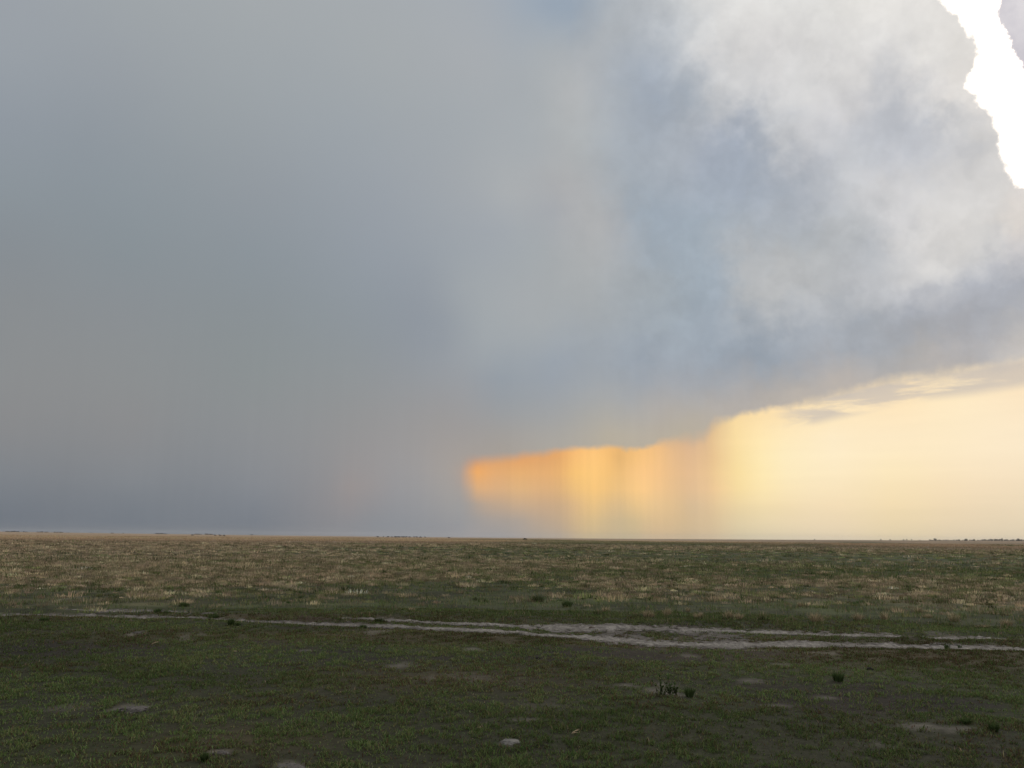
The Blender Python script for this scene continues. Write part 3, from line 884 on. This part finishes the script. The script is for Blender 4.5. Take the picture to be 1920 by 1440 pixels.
parts.append(tufts(x, y, 0.36 * sz * (r / 60) ** 0.5, 0.19 * sz * (1 + 0.8 * sst(r, 110, 170)), 20, tcol(n, straw), 0.03 * r / 80))
print('far tufts', n)
o = link('dry_grass', blade_mesh('dry_grass', parts, M_BLADE)); tag(o, 'straw coloured bunch grass spreading over the plain', 'grass', kind='stuff')

parts = []
x, y = scatter(30000, 150.0, 620.0, power=1.2)
r = np.hypot(x, y); a = np.degrees(np.arctan2(x, y))
gx = gcolor(x, y)[:, :3]
k = rng.random(len(x)) < np.where(gx[:, 0] > 0.13, 0.95, 0.5)
x, y, r, gx = x[k], y[k], r[k], gx[k]
n = len(x)
sz = rng.lognormal(-0.1, 0.3, n)
parts.append(tufts(x, y, 0.8 * sz * (r / 200) ** 0.7, 0.30 * sz, 7, np.clip(gx * 1.6 * rng.uniform(.85, 1.15, (n, 1)), 0, .5), 0.16 * r / 200))
o = link('tall_grass', blade_mesh('tall_grass', parts, M_BLADE)); tag(o, 'tall tawny grass in a level belt below the horizon', 'grass', kind='stuff')


# ------------------------------------------------------------------ single tufts and weeds that stand out
def tuft_obj(name, px, py, wpx, hpx, col, nb, label, cat, group=None, spread=0.8, wid=0.008, lean0=0.08):
    x0, y0, z0 = onground(px, py)
    D = math.hypot(x0, y0); s = D / F
    rad, hgt = wpx * s / 2 * 0.62, hpx * s
    n = nb
    a = rng.uniform(0, 2 * pi, n); q = np.sqrt(rng.random(n))
    gx, gy = np.cos(a) * q * rad, np.sin(a) * q * rad
    P = np.stack([gx, gy, height(x0 + gx, y0 + gy) - z0], -1)
    L = hgt * rng.uniform(0.5, 1.15, n)
    lean = (lean0 + q * spread) * rng.uniform(0.4, 1.2, n)
    c = np.clip(np.asarray(col)[rng.integers(0, len(col), n)] * rng.uniform(0.7, 1.3, (n, 1)), 0.004, 0.9)
    me = blade_mesh(name, [blades(P, L, wid * rng.uniform(.6, 1.3, n), a + rng.uniform(-.6, .6, n), lean, c, .4)], M_BLADE)
    o = link(name, me, loc=(x0, y0, z0))
    return tag(o, label, cat, group)


SC = [STRAW, STRAW * 0.8, STRAW * 1.1, OLIVE * 1.3]; GC = [OLIVE * 1.4, GREEN * 1.4, STRAW * 0.8]; DC = [DARKG * 1.5, DARKG * 1.9, GREEN]
G1 = 'dry grass tufts on the far side of the track'
for (px, py, w, h, col, nb, lab) in [
    (1531, 1167, 26, 18, SC, 260, 'largest pale straw tuft, standing on green turf just beyond the track'),
    (1610, 1163, 21, 14, SC, 170, 'round straw tuft right of the largest tuft beyond the track'),
    (1660, 1163, 18, 16, SC, 150, 'upright narrow straw tuft, second to the right of the largest tuft'),
    (1722, 1149, 14, 13, SC, 110, 'tall thin straw tuft standing behind a low flat one'),
    (1739, 1158, 24, 7, SC, 150, 'low flattened straw tuft in front of the tall thin one'),
    (1790, 1165, 22, 13, SC, 150, 'dense brownish straw tuft with a green foot, right of the flattened one'),
    (1888, 1174, 22, 13, SC, 150, 'straw tuft farthest right, near the frame edge beyond the track'),
    (1843, 1176, 30, 5, SC, 140, 'very low pinkish straw mat close to the track at the right'),
    (1366, 1160, 22, 16, SC, 170, 'tawny ragged tuft left of the grey-green reedy clump'),
    (1385, 1161, 20, 12, SC, 120, 'short straw tuft leaning against the ragged tawny one'),
    (1430, 1162, 24, 16, GC, 170, 'grey-green reedy clump between two groups of straw tufts'),
    (1310, 1159, 22, 12, SC, 150, 'broad straw tuft left of the ragged tawny one'),
    (1485, 1163, 11, 9, GC, 80, 'small olive tuft just left of the largest straw tuft'),
    (1215, 1157, 26, 14, SC, 220, 'wide straw clump with many upright stems, left of centre right turf'),
    (1192, 1156, 14, 9, GC, 110, 'small green-based tuft touching the wide straw clump'),
    (1251, 1153, 22, 13, SC, 160, 'domed straw tuft just right of the wide upright clump'),
    (1136, 1148, 18, 11, SC, 140, 'straw tuft with flat top, right one of a touching pair'),
    (1121, 1151, 14, 11, GC, 110, 'greenish straw tuft, left one of a touching pair'),
    (1290, 1146, 12, 8, SC, 90, 'small straw tuft behind the gap right of the domed tuft'),
    (1500, 1137, 12, 10, SC, 100, 'lone pale tuft farther back, up and left of the largest one'),
    (772, 1145, 14, 7, SC, 100, 'little straw tuft alone on green turf above the left-centre track'),
    (600, 1121, 16, 8, SC, 110, 'bright straw tuft on green turf in the left middle distance'),
]:
    tuft_obj('grass_tuft', px, py, w, h, col, nb, lab, 'grass tuft', G1, wid=0.009)
G2 = 'dark green weeds and bushy clumps'
for (px, py, w, h, col, nb, lab, lean) in [
    (1063, 1137, 24, 13, DC, 260, 'dark rounded bushy clump on the turf beyond the middle of the track', .9),
    (1008, 1128, 34, 13, [DARKG * 1.4, OLIVE, DARKG], 260, 'wide loose olive clump left of the dark rounded one', .8),
    (345, 1137, 24, 9, DC, 220, 'flat dark green clump behind the track at the left', 1.0),
    (400, 1156, 22, 9, DC, 220, 'dark clump sitting on the verge between the left ruts', .9),
    (433, 1170, 14, 12, DC, 240, 'darkest upright weed on the near edge of the left rut', .5),
    (447, 1172, 12, 6, DC, 120, 'low dark weed touching the upright one beside the left rut', 1.0),
    (295, 1148, 18, 7, DC, 160, 'small dark clump beside the pale sand patch at the left', .9),
    (313, 1150, 10, 5, DC, 100, 'smallest dark clump, right beside another between the left ruts', .9),
    (711, 1166, 28, 8, [DARKG, OLIVE, DARKG], 300, 'mat of dark green grass growing on the far rut', 1.1),
    (681, 1178, 14, 7, DC, 160, 'dark weed on the near edge of the track, left of centre', .8),
    (83, 1164, 20, 7, DC, 150, 'dark flattened clump on the near turf at far left', 1.0),
    (540, 1157, 20, 6, DC, 150, 'dark clump in the dry verge of the left track', 1.0),
    (1572, 1277, 22, 15, DC, 240, 'dark spiky weed standing alone on the near turf at the right', .55),
    (1293, 1307, 18, 17, DC, 240, 'tall dark weed beside the pale bare patch on the near turf', .45),
    (1864, 1372, 16, 14, DC, 240, 'dark tuft with an upright side in the lower right turf', .5),
    (1811, 1357, 20, 9, DC, 200, 'dark low tuft left of the upright one in the lower right turf', .9),
    (383, 1428, 12, 14, DC, 200, 'dark leafy weed beside the small earth heap at lower left', .6),
    (1776, 1218, 10, 9, DC, 80, 'small upright weed on the near verge of the track at the right', .5),
    (1800, 1216, 7, 6, DC, 60, 'tiny upright weed just right of another on the right verge', .5),
]:
    tuft_obj('weed', px, py, w, h, col, nb, lab, 'weed', G2, spread=lean, wid=0.009)


# branching plant over the pale patches: stem and leaves
def branch_plant(px, py, hpx, label):
    x0, y0, z0 = onground(px, py)
    s = math.hypot(x0, y0) / F; h = hpx * s
    root = bpy.data.objects.new('leafy_weed', None); COL.objects.link(root); root.location = (x0, y0, z0)
    tag(root, label, 'weed', G2)
    bm = bmesh.new(); tips = []
    def seg(p, q, r0, r1):
        d = (q - p); L = d.length
        m = d.to_track_quat('Z', 'Y').to_matrix().to_4x4(); m.translation = (p + q) / 2
        bmesh.ops.create_cone(bm, cap_ends=True, segments=5, radius1=r0, radius2=r1, depth=L, matrix=m)
    for k in range(9):
        a = random.uniform(0, 2 * pi); p = Vector((random.uniform(-.05, .05), random.uniform(-.04, .04), -0.003)); d = Vector((cos(a) * random.uniform(.2, .9), sin(a) * .5, 1)).normalized()
        L = h * random.uniform(.5, 1)
        for e in range(3):
            q = p + d * L / 3
            seg(p, q, 0.004 * (1 - e * .25), 0.004 * (.75 - e * .25)); tips.append((q, d)); p = q
            d = (d + Vector((random.uniform(-.5, .5), random.uniform(-.5, .5), random.uniform(-.1, .3)))).normalized()
    me = bpy.data.meshes.new('stem'); bm.to_mesh(me); bm.free(); me.materials.append(simple_material('weed_stem', (0.05, 0.05, 0.025)))
    link('stem', me, root)
    P, L = [], []
    for (q, d) in tips:
        for _ in range(6):
            P.append(q[:]); L.append(random.uniform(.02, .045))
    P = np.array(P); n = len(P)
    me = blade_mesh('leaf', [blades(P, np.array(L), np.full(n, .014), rng.uniform(0, 2 * pi, n), rng.uniform(.4, 1.6, n), tint(n, DARKG * 1.8, .3))], M_LEAF)
    link('foliage', me, root)


branch_plant(1240, 1306, 36, 'loosely branching dark leafy weed over the pale bare earth, right of centre')
branch_plant(1262, 1304, 24, 'shorter branching dark weed right beside the taller loose one')


# dry stalks
def stalk(px, py, dxpx, hpx, label):
    x0, y0, z0 = onground(px, py); s = math.hypot(x0, y0) / F
    bm = bmesh.new()
    for k in range(3):
        p = Vector((0, 0, -.004)) + Vector((random.uniform(-.02, .02), random.uniform(-.02, .02), 0)); d0 = Vector((dxpx * s, random.uniform(-.03, .03), hpx * s)) * random.uniform(.6, 1)
        for e in range(4):
            q = p + d0 / 4 + Vector((0.006 * e, 0, -0.003 * e))
            d = q - p
            m = d.to_track_quat('Z', 'Y').to_matrix().to_4x4(); m.translation = (p + q) / 2
            bmesh.ops.create_cone(bm, cap_ends=True, segments=5, radius1=.005 - e * .0008, radius2=.0042 - e * .0008, depth=d.length, matrix=m)
            p = q
    me = bpy.data.meshes.new('dry_stalk'); bm.to_mesh(me); bm.free(); me.materials.append(STK)
    tag(link('dry_stalk', me, loc=(x0, y0, z0)), label, 'dry stalk', 'dry stalks in the near turf')


STK = simple_material('dry_stem', (0.42, 0.32, 0.2), var=.15)
stalk(283, 1208, 9, 8, 'pale dry stalk leaning right on the dark turf at the left')
stalk(435, 1222, 4, 5, 'short pale dry stalk on the turf below the dark upright weed')
stalk(1075, 1375, 4, 11, 'thin pale dry stalk in the bottom turf right of the flat pale stone')
stalk(895, 1364, 3, 6, 'tiny dry stalk in the bottom turf above the flat pale stone')


# ------------------------------------------------------------------ heaps, stone, dung
def lump(name, px, py, wpx, hpx, mat, label, cat, seed, flat=0.5, group=None, deep=None):
    x0, y0, z0 = onground(px, py); s = math.hypot(x0, y0) / F
    rx = wpx * s / 2; rz = hpx * s
    ry = deep if deep else rx * 0.8
    bm = bmesh.new()
    bmesh.ops.create_icosphere(bm, subdivisions=5, radius=1)
    co = np.array([v.co[:] for v in bm.verts])
    K = 1 + 0.8 * (fbm(co[:, 0] * 1.8 + seed, co[:, 1] * 1.8 + co[:, 2] * 1.1 - seed, 1.0, 6, seed, .68) - 0.5)
    for v, k in zip(bm.verts, K.tolist()):
        top = v.co.z
        v.co = Vector((v.co.x * rx * k, v.co.y * ry * k, (top * rz * k * (1 if top > 0 else 0.25)) - rz * 0.12))
    for f in bm.faces: f.smooth = True
    me = bpy.data.meshes.new(name); bm.to_mesh(me); bm.free(); me.materials.append(mat)
    return tag(link(name, me, loc=(x0, y0, z0)), label, cat, group)


M_PALE = simple_material('pale_earth', (0.10, 0.09, 0.08), var=.5, scale=30, bump=.8)
M_STONE = simple_material('pale_stone', (0.17, 0.16, 0.142), var=.3, scale=20)
M_DUNG = simple_material('dark_dung', (0.018, 0.015, 0.012), var=.3, scale=20)
lump('earth_heap', 252, 1331, 52, 6, M_PALE, 'broad low heap of pale crumbling earth in the lower left turf', 'earth heap', 3, group='pale earth heaps in the turf')
lump('earth_heap', 415, 1414, 26, 6, M_PALE, 'small grey earth heap beside a dark leafy weed at lower left', 'earth heap', 5, group='pale earth heaps in the turf')
lump('earth_heap', 542, 1442, 50, 8, M_PALE, 'earth heap cut by the bottom edge, right of the small grey one', 'earth heap', 6, group='pale earth heaps in the turf')
lump('earth_heap', 257, 1187, 15, 3, M_PALE, 'little pale heap on the turf just below the left track', 'earth heap', 8, group='pale earth heaps in the turf')
lump('earth_heap', 574, 1222, 16, 3.5, M_PALE, 'little pale heap standing alone on green turf left of centre', 'earth heap', 9, group='pale earth heaps in the turf')
lump('flat_stone', 957, 1392, 38, 6, M_STONE, 'flat pale grey stone in the turf at the bottom centre', 'stone', 10)
lump('dung_pile', 1632, 1256, 14, 4, M_DUNG, 'black dung pile on the near turf below the track at the right', 'dung', 11, group='dark dung piles')
lump('dung_pile', 1333, 1253, 8, 3, M_DUNG, 'small black dung pile left of the bigger one on the near turf', 'dung', 12, group='dark dung piles')
lump('dung_pile', 1009, 1235, 9, 3, M_DUNG, 'small black dung pile on the near turf at the centre', 'dung', 13, group='dark dung piles')
lump('dirt_clod', 1110, 1179, 13, 4, simple_material('brown_clod', (0.09, 0.065, 0.05)), 'brown clod on the far rut of the track, right of centre', 'clod', 14)

# ------------------------------------------------------------------ wildebeest
M_HIDE = simple_material('dark_hide', (0.012, 0.010, 0.009), var=.3, scale=4)
M_HIDE2 = simple_material('brown_hide', (0.06, 0.035, 0.025), var=.3, scale=4)
M_HORN = simple_material('horn', (0.05, 0.045, 0.04))


def skin_mesh(name, verts, edges, radii, mat, sub=2):
    me = bpy.data.meshes.new(name + '_cage'); me.from_pydata(verts, edges, [])
    ob = bpy.data.objects.new(name + '_cage', me); COL.objects.link(ob)
    md = ob.modifiers.new('s', 'SKIN'); md.use_smooth_shade = True
    for v, r_ in zip(me.skin_vertices[0].data, radii):
        v.radius = r_ if isinstance(r_, tuple) else (r_, r_)
    me.skin_vertices[0].data[0].use_root = True
    s2 = ob.modifiers.new('u', 'SUBSURF'); s2.levels = sub; s2.render_levels = sub
    dg = bpy.context.evaluated_depsgraph_get()
    out = bpy.data.meshes.new_from_object(ob.evaluated_get(dg))
    bpy.data.objects.remove(ob); out.name = name
    out.materials.clear(); out.materials.append(mat)
    return out


def beast(pose):
    """animal facing -X; pose 'graze', 'stand' or 'walk'"""
    V, E, R_ = [], [], []
    def add(p, r_, par=None):
        V.append(p); R_.append(r_)
        if par is not None: E.append((par, len(V) - 1))
        return len(V) - 1
    pel = add((0.62, 0, 1.02), (0.21, 0.22))
    bel = add((0.15, 0, 0.98), (0.24, 0.29), pel)
    che = add((-0.32, 0, 1.02), (0.24, 0.33), bel)
    sho = add((-0.60, 0, 1.14), (0.19, 0.25), che)
    if pose == 'graze':
        nk = add((-0.88, 0, 0.86), (0.12, 0.17), sho); hd = add((-1.05, 0, 0.55), (0.10, 0.13), nk); mz = add((-1.13, 0, 0.22), (0.085, 0.08), hd)
    else:
        nk = add((-0.90, 0, 1.22), (0.12, 0.18), sho); hd = add((-1.14, 0, 1.24), (0.10, 0.13), nk); mz = add((-1.36, 0, 0.98), (0.08, 0.08), hd)
    add((mz and V[hd][0] + 0.02, 0.14, V[hd][2] + 0.05), (0.03, 0.02), hd); add((V[hd][0] + 0.02, -0.14, V[hd][2] + 0.05), (0.03, 0.02), hd)
    t1 = add((0.86, 0, 0.98), (0.04, 0.04), pel); t2 = add((0.93, 0, 0.62), (0.035, 0.035), t1); add((0.92, 0, 0.38), (0.05, 0.05), t2)
    for sy in (-1, 1):
        st1 = 0.14 * sy if pose == 'walk' else 0.03 * sy
        a = add((0.60 - 0.02, 0.13 * sy, 0.72), (0.10, 0.13), pel); b = add((0.76 + st1, 0.13 * sy, 0.46), (0.05, 0.06), a)
        c_ = add((0.68 + st1 * 1.5, 0.13 * sy, 0.10), (0.032, 0.032), b); add((0.66 + st1 * 1.5, 0.13 * sy, 0.01), (0.04, 0.04), c_)
        a = add((-0.46, 0.13 * sy, 0.72), (0.08, 0.10), che); b = add((-0.48 - st1, 0.12 * sy, 0.42), (0.045, 0.045), a)
        c_ = add((-0.47 - st1 * 1.6, 0.12 * sy, 0.10), (0.03, 0.03), b); add((-0.49 - st1 * 1.6, 0.12 * sy, 0.01), (0.04, 0.04), c_)
    me = skin_mesh('wildebeest', V, E, R_, M_HIDE)
    hv, he, hr = [], [], []
    hx, hz = V[hd][0] + 0.04, V[hd][2] + 0.10
    for k, (px, py, pz, r_) in enumerate([(0, -.24, .22, .012), (-.02, -.33, .10, .022), (0, -.22, 0, .032), (0, -.07, .03, .04), (0, .07, .03, .04), (0, .22, 0, .032), (-.02, .33, .10, .022), (0, .24, .22, .012)]):
        hv.append((hx + px, py, hz + pz)); hr.append(r_)
        if k: he.append((k - 1, k))
    horns = skin_mesh('horns', hv, he, hr, M_HORN, 1)
    # mane and beard: hanging hair
    n = 260
    tt = rng.random(n); pa = np.array(V[sho]); pb = np.array(V[hd])
    P = pa + (pb - pa) * tt[:, None] + np.stack([rng.uniform(-.04, .04, n), rng.uniform(-.05, .05, n), np.where(np.arange(n) % 2, 0.14, -0.10)], -1)
    lean = np.where(np.arange(n) % 2, rng.uniform(.6, 1.3, n), rng.uniform(2.6, 3.1, n))
    Vb, cb_ = blades(P, rng.uniform(.12, .24, n), np.full(n, .02), rng.uniform(0, 2 * pi, n), lean, tint(n, (0.02, 0.016, 0.013), .3))
    mane = blade_mesh('mane', [(Vb, cb_)], M_LEAF)
    return me, horns, mane


BE = {p: beast(p) for p in ('graze', 'stand', 'walk')}
HERD = 'wildebeest herd scattered along the horizon'


def animal(px, D, pose, rz, label, full=False, mat=None, sc=1.0, group=HERD, dz=0.0):
    a = azel(px, 1009)[0]
    x, y = D * sin(a), D * cos(a)
    me, ho, ma = BE[pose]
    o = link('wildebeest', me, loc=(x, y, H1(x, y) + dz))
    o.rotation_euler = (0, 0, rz); o.scale = (sc,) * 3
    tag(o, label, 'wildebeest', group)
    if full:
        link('horns', ho, o); link('mane', ma, o)
    if mat:
        o.material_slots[0].link = 'OBJECT'; o.material_slots[0].material = mat
    return o


animal(985, 480, 'graze', 0.15, 'nearest and largest dark wildebeest, grazing alone at the centre of the horizon', True, sc=1.15, group=None)
animal(842, 640, 'graze', 0.2, 'lone brown wildebeest between the herd and the nearest grazing one', False, M_HIDE2, 0.9, group=None)
hx = [(708.5, 700, 'walk', .1, 'leftmost wildebeest of the dark herd left of centre'), (719, 820, 'graze', 1.3, 'small faint wildebeest just right of the leftmost one of the herd'),
      (727, 690, 'walk', 3.0, 'dark wildebeest third from the left in the herd'), (735, 760, 'stand', 1.2, 'small dark wildebeest before the middle bunch of the herd')]
for k in hx: animal(k[0], k[1], k[2], k[3], k[4])
for px, D, p, rz in [(740.5, 760, 'graze', 1.0), (743, 715, 'stand', 0.2), (746, 720, 'graze', 3.2)]:
    animal(px, D, p, rz, 'dark wildebeest in the tight middle bunch of the herd')
animal(749.5, 740, 'graze', 1.2, 'narrow wildebeest between the two tight bunches of the herd')
for px, D, p, rz in [(754.5, 730, 'walk', 0.1), (758, 715, 'graze', 0.3), (761.5, 720, 'stand', 3.0)]:
    animal(px, D, p, rz, 'dark wildebeest in the tight right bunch of the herd')
for k in [(768.5, 700, 'graze', .2, 'wildebeest alone just right of the tight right bunch'), (776.5, 740, 'stand', 1.0, 'wildebeest left of the last overlapping pair of the herd'),
          (781.5, 700, 'walk', .2, 'left animal of the last overlapping wildebeest pair'), (788, 660, 'graze', 3.3, 'right animal of the last overlapping wildebeest pair, standing lower'),
          (797, 715, 'stand', 1.2, 'rightmost small wildebeest ending the herd left of centre')]:
    animal(*k)
for k in [(360.5, 715, 'graze', .1, 'single dark wildebeest at the left end of the far left group'), (403, 740, 'stand', .3, 'left one of three wildebeest close together at the left'),
          (412.5, 680, 'walk', .1, 'broadest, middle one of three wildebeest close together at the left'), (419.5, 700, 'graze', 2.9, 'right one of three wildebeest close together at the left')]:
    animal(*k, group='wildebeest at the far left')

# a white egret far out on the plain, and a dark and white plover nearer
def bird(px, py, sc, label, c):
    x0, y0, z0 = onground(px, py)
    body = skin_mesh('bird', [(0.14, 0, .26), (0, 0, .28), (-.12, 0, .33), (-.17, 0, .45), (-.15, 0, .55), (-.20, 0, .58), (0, .03, .15), (0, .03, 0), (0, -.03, .15), (0, -.03, 0)],
                     [(0, 1), (1, 2), (2, 3), (3, 4), (4, 5), (1, 6), (6, 7), (1, 8), (8, 9)], [.03, .075, .06, .025, .035, .008, .008, .007, .008, .007], simple_material('plumage', c, var=.1), 1)
    o = link('bird', body, loc=(x0, y0, z0)); o.scale = (sc,) * 3
    tag(o, label, 'bird')


bird(1206, 1040, .36, 'tiny dark bird on the plain right of the centre', (0.05, 0.05, 0.05))
M_WHITE = simple_material('white_stone', (0.4, 0.38, 0.35), var=.1)
lump('white_stone', 1704, 1046, 6, 1.8, M_WHITE, 'small white stone far out on the plain at the right', 'stone', 21)
lump('white_stone', 1645, 1060, 7, 1.5, M_WHITE, 'flat white stone on the plain, nearer and left of the other far stone', 'stone', 22)


# ------------------------------------------------------------------ trees on the horizon
M_BARK = simple_material('bark', (0.07, 0.05, 0.04))


def tree_proto(h, w, kind, seed):
    rs = np.random.default_rng(seed)
    bm = bmesh.new()
    def seg(p, q, r0, r1):
        d = q - p; m = d.to_track_quat('Z', 'Y').to_matrix().to_4x4(); m.translation = (p + q) / 2
        bmesh.ops.create_cone(bm, cap_ends=True, segments=7, radius1=r0, radius2=r1, depth=d.length, matrix=m)
    fork = Vector((rs.uniform(-.2, .2), rs.uniform(-.2, .2), h * 0.35))
    seg(Vector((0, 0, -.3)), fork, .028 * h, .02 * h)
    blobs = []
    for k in range(7):
        a = k * 2 * pi / 7 + rs.uniform(-.3, .3); q = w / 2 * rs.uniform(.3, .8)
        t = Vector((cos(a) * q, sin(a) * q, h * rs.uniform(.6, .88)))
        seg(fork, t, .014 * h, .005 * h); blobs.append(t); blobs.append(Vector((t.x, t.y, t.z * .62))); blobs.append(Vector((t.x * .7, t.y * .7, t.z * .3)))
    blobs.append(Vector((0, 0, h * .85)))
    tr = bpy.data.meshes.new('trunk'); bm.to_mesh(tr); bm.free(); tr.materials.append(M_BARK)
    n = 2600
    k = rs.integers(0, len(blobs), n)
    B = np.array([b[:] for b in blobs])[k]
    d = rs.normal(size=(n, 3)); d /= np.linalg.norm(d, axis=1)[:, None]
    rr = (rs.random(n) ** .5)[:, None] * np.array([w * .24, w * .24, h * (.13 if kind == 'flat' else .24)])
    P = B + d * rr
    c = np.array([0.05, 0.052, 0.03]) * rs.uniform(.6, 1.5, (n, 1))
    cr = blade_mesh('crown', [blades(P, rs.uniform(.2, .5, n) * h / 6, np.full(n, .28 * h / 6), rs.uniform(0, 2 * pi, n), rs.uniform(.3, 1.8, n), c)], M_LEAF)
    return tr, cr


TP = [tree_proto(6.0, 8.0, 'flat', 1), tree_proto(5.0, 6.0, 'round', 2), tree_proto(7.0, 7.0, 'round', 3), tree_proto(4.0, 9.0, 'flat', 4)]
print('protos ok')


def tree(px, D, k, sc, label, group, sx=1.0):
    a = azel(px, 1010)[0]; x, y = D * sin(a), D * cos(a)
    root = bpy.data.objects.new('tree', None); COL.objects.link(root); root.location = (x, y, H1(x, y)); root.rotation_euler = (0, 0, random.uniform(0, 6.28)); root.scale = (sc * sx, sc * sx, sc)
    tag(root, label, 'tree', group)
    for nm, me in zip(('trunk', 'crown'), TP[k]): link(nm, me, root)


GT = 'trees on the horizon at the right'
# measured off the photograph: position, height
tree(1753, 2600, 0, 1.10, 'tallest separate round tree breaking the horizon at the right', GT, 1.15)
tree(1651.5, 2800, 1, .8, 'small dark tree leftmost on the right horizon', GT)
tree(1669, 2800, 1, .75, 'second small tree from the left on the right horizon', GT)
tree(1694, 2800, 1, .75, 'low tree left of the thin pair on the right horizon', GT)
tree(1700, 2800, 2, .75, 'thin upright tree of a pair, the taller left one', GT, .6)
tree(1709, 2800, 2, .65, 'thin upright tree of a pair, the shorter right one', GT, .6)
tree(1724, 2900, 3, .6, 'very low tree between the thin pair and the tallest round one', GT)
tree(1527, 2600, 1, .65, 'tiny lone tree on the horizon under the yellow light', GT)
tree(1811, 2700, 2, .85, 'broad tree standing above the low line of trees', GT, 1.3)
tree(1826, 2600, 1, .9, 'small dark round tree in a dip of the tree line', GT)
tree(1878.5, 2600, 2, 1.05, 'tall thin-stemmed tree poking above the thick grove', GT, .6)
tree(1909, 2700, 2, .95, 'rounded tree near the right end of the tree line', GT, 1.2)
for px in np.arange(1742, 1960, 3.6):
    px = float(px + random.uniform(-1.3, 1.3))
    hgt = .62 + .25 * math.exp(-((px - 1865) / 14) ** 2) + random.uniform(-.12, .12) + (.10 if px > 1840 else 0)
    tree(px, random.uniform(2800, 3400), random.choice((0, 1, 3)), hgt, 'low rounded tree merging into the hazy tree line at far right', GT, 1.4)
GL = 'low trees on the horizon at the left'
for (x0, x1, h_, lab) in [(10, 15, .6, 'first dark low tree at the far left end of the horizon'), (17, 28, .5, 'low trees in the first flat row at the far left'), (30, 33, .42, 'faint low tree after the first flat row'),
                          (43, 50, .42, 'low trees in the second short row at the left'), (69, 80, .5, 'low trees in the third flat row at the left'), (84, 89, .55, 'dark low tree closing the third row at the left'),
                          (101, 108, .45, 'low trees in the fourth faint row at the left'), (112, 115, .5, 'dark low tree right of the fourth faint row'), (127, 127.5, .35, 'very faint low tree left of the single flat trees'),
                          (170, 171, .35, 'faint low tree standing alone left of the flat row'), (208, 213, .45, 'low trees in the small row left of the wide flat grove'), (230, 231, .35, 'faint low tree left of the wide grove'), (292, 310, .55, 'low trees in the wide flat grove at the left'),
                          (364, 378, .45, 'low trees in the row just right of the single wildebeest'), (385, 399, .55, 'low trees in the dark row left of the three wildebeest'), (472, 473, .75, 'grey rounded tree alone right of the three wildebeest')]:
    px = x0
    while px <= x1:
        tree(px, 2900, random.choice((0, 3)), h_ * random.uniform(.9, 1.1) * 1.25, lab, GL, 1.25)
        px += 3.0
# ------------------------------------------------------------------ haze
bm = bmesh.new(); bmesh.ops.create_cube(bm, size=1.0)
for v in bm.verts:
    v.co = Vector((v.co.x * 14800, v.co.y * 14800, 2.0 + v.co.z * 64))
me = bpy.data.meshes.new('haze'); bm.to_mesh(me); bm.free()
hm = bpy.data.materials.new('air'); hm.use_nodes = True; ht = hm.node_tree; ht.nodes.clear()
pv = ht.nodes.new('ShaderNodeVolumePrincipled'); pv.inputs['Color'].default_value = (0.95, 0.93, 0.92, 1); pv.inputs['Density'].default_value = 0.00005
pv.inputs['Anisotropy'].default_value = 0.2
ho = ht.nodes.new('ShaderNodeOutputMaterial'); ht.links.new(pv.outputs[0], ho.inputs['Volume']); me.materials.append(hm)
tag(link('haze', me), kind='stuff')
print('objects', len(bpy.data.objects))
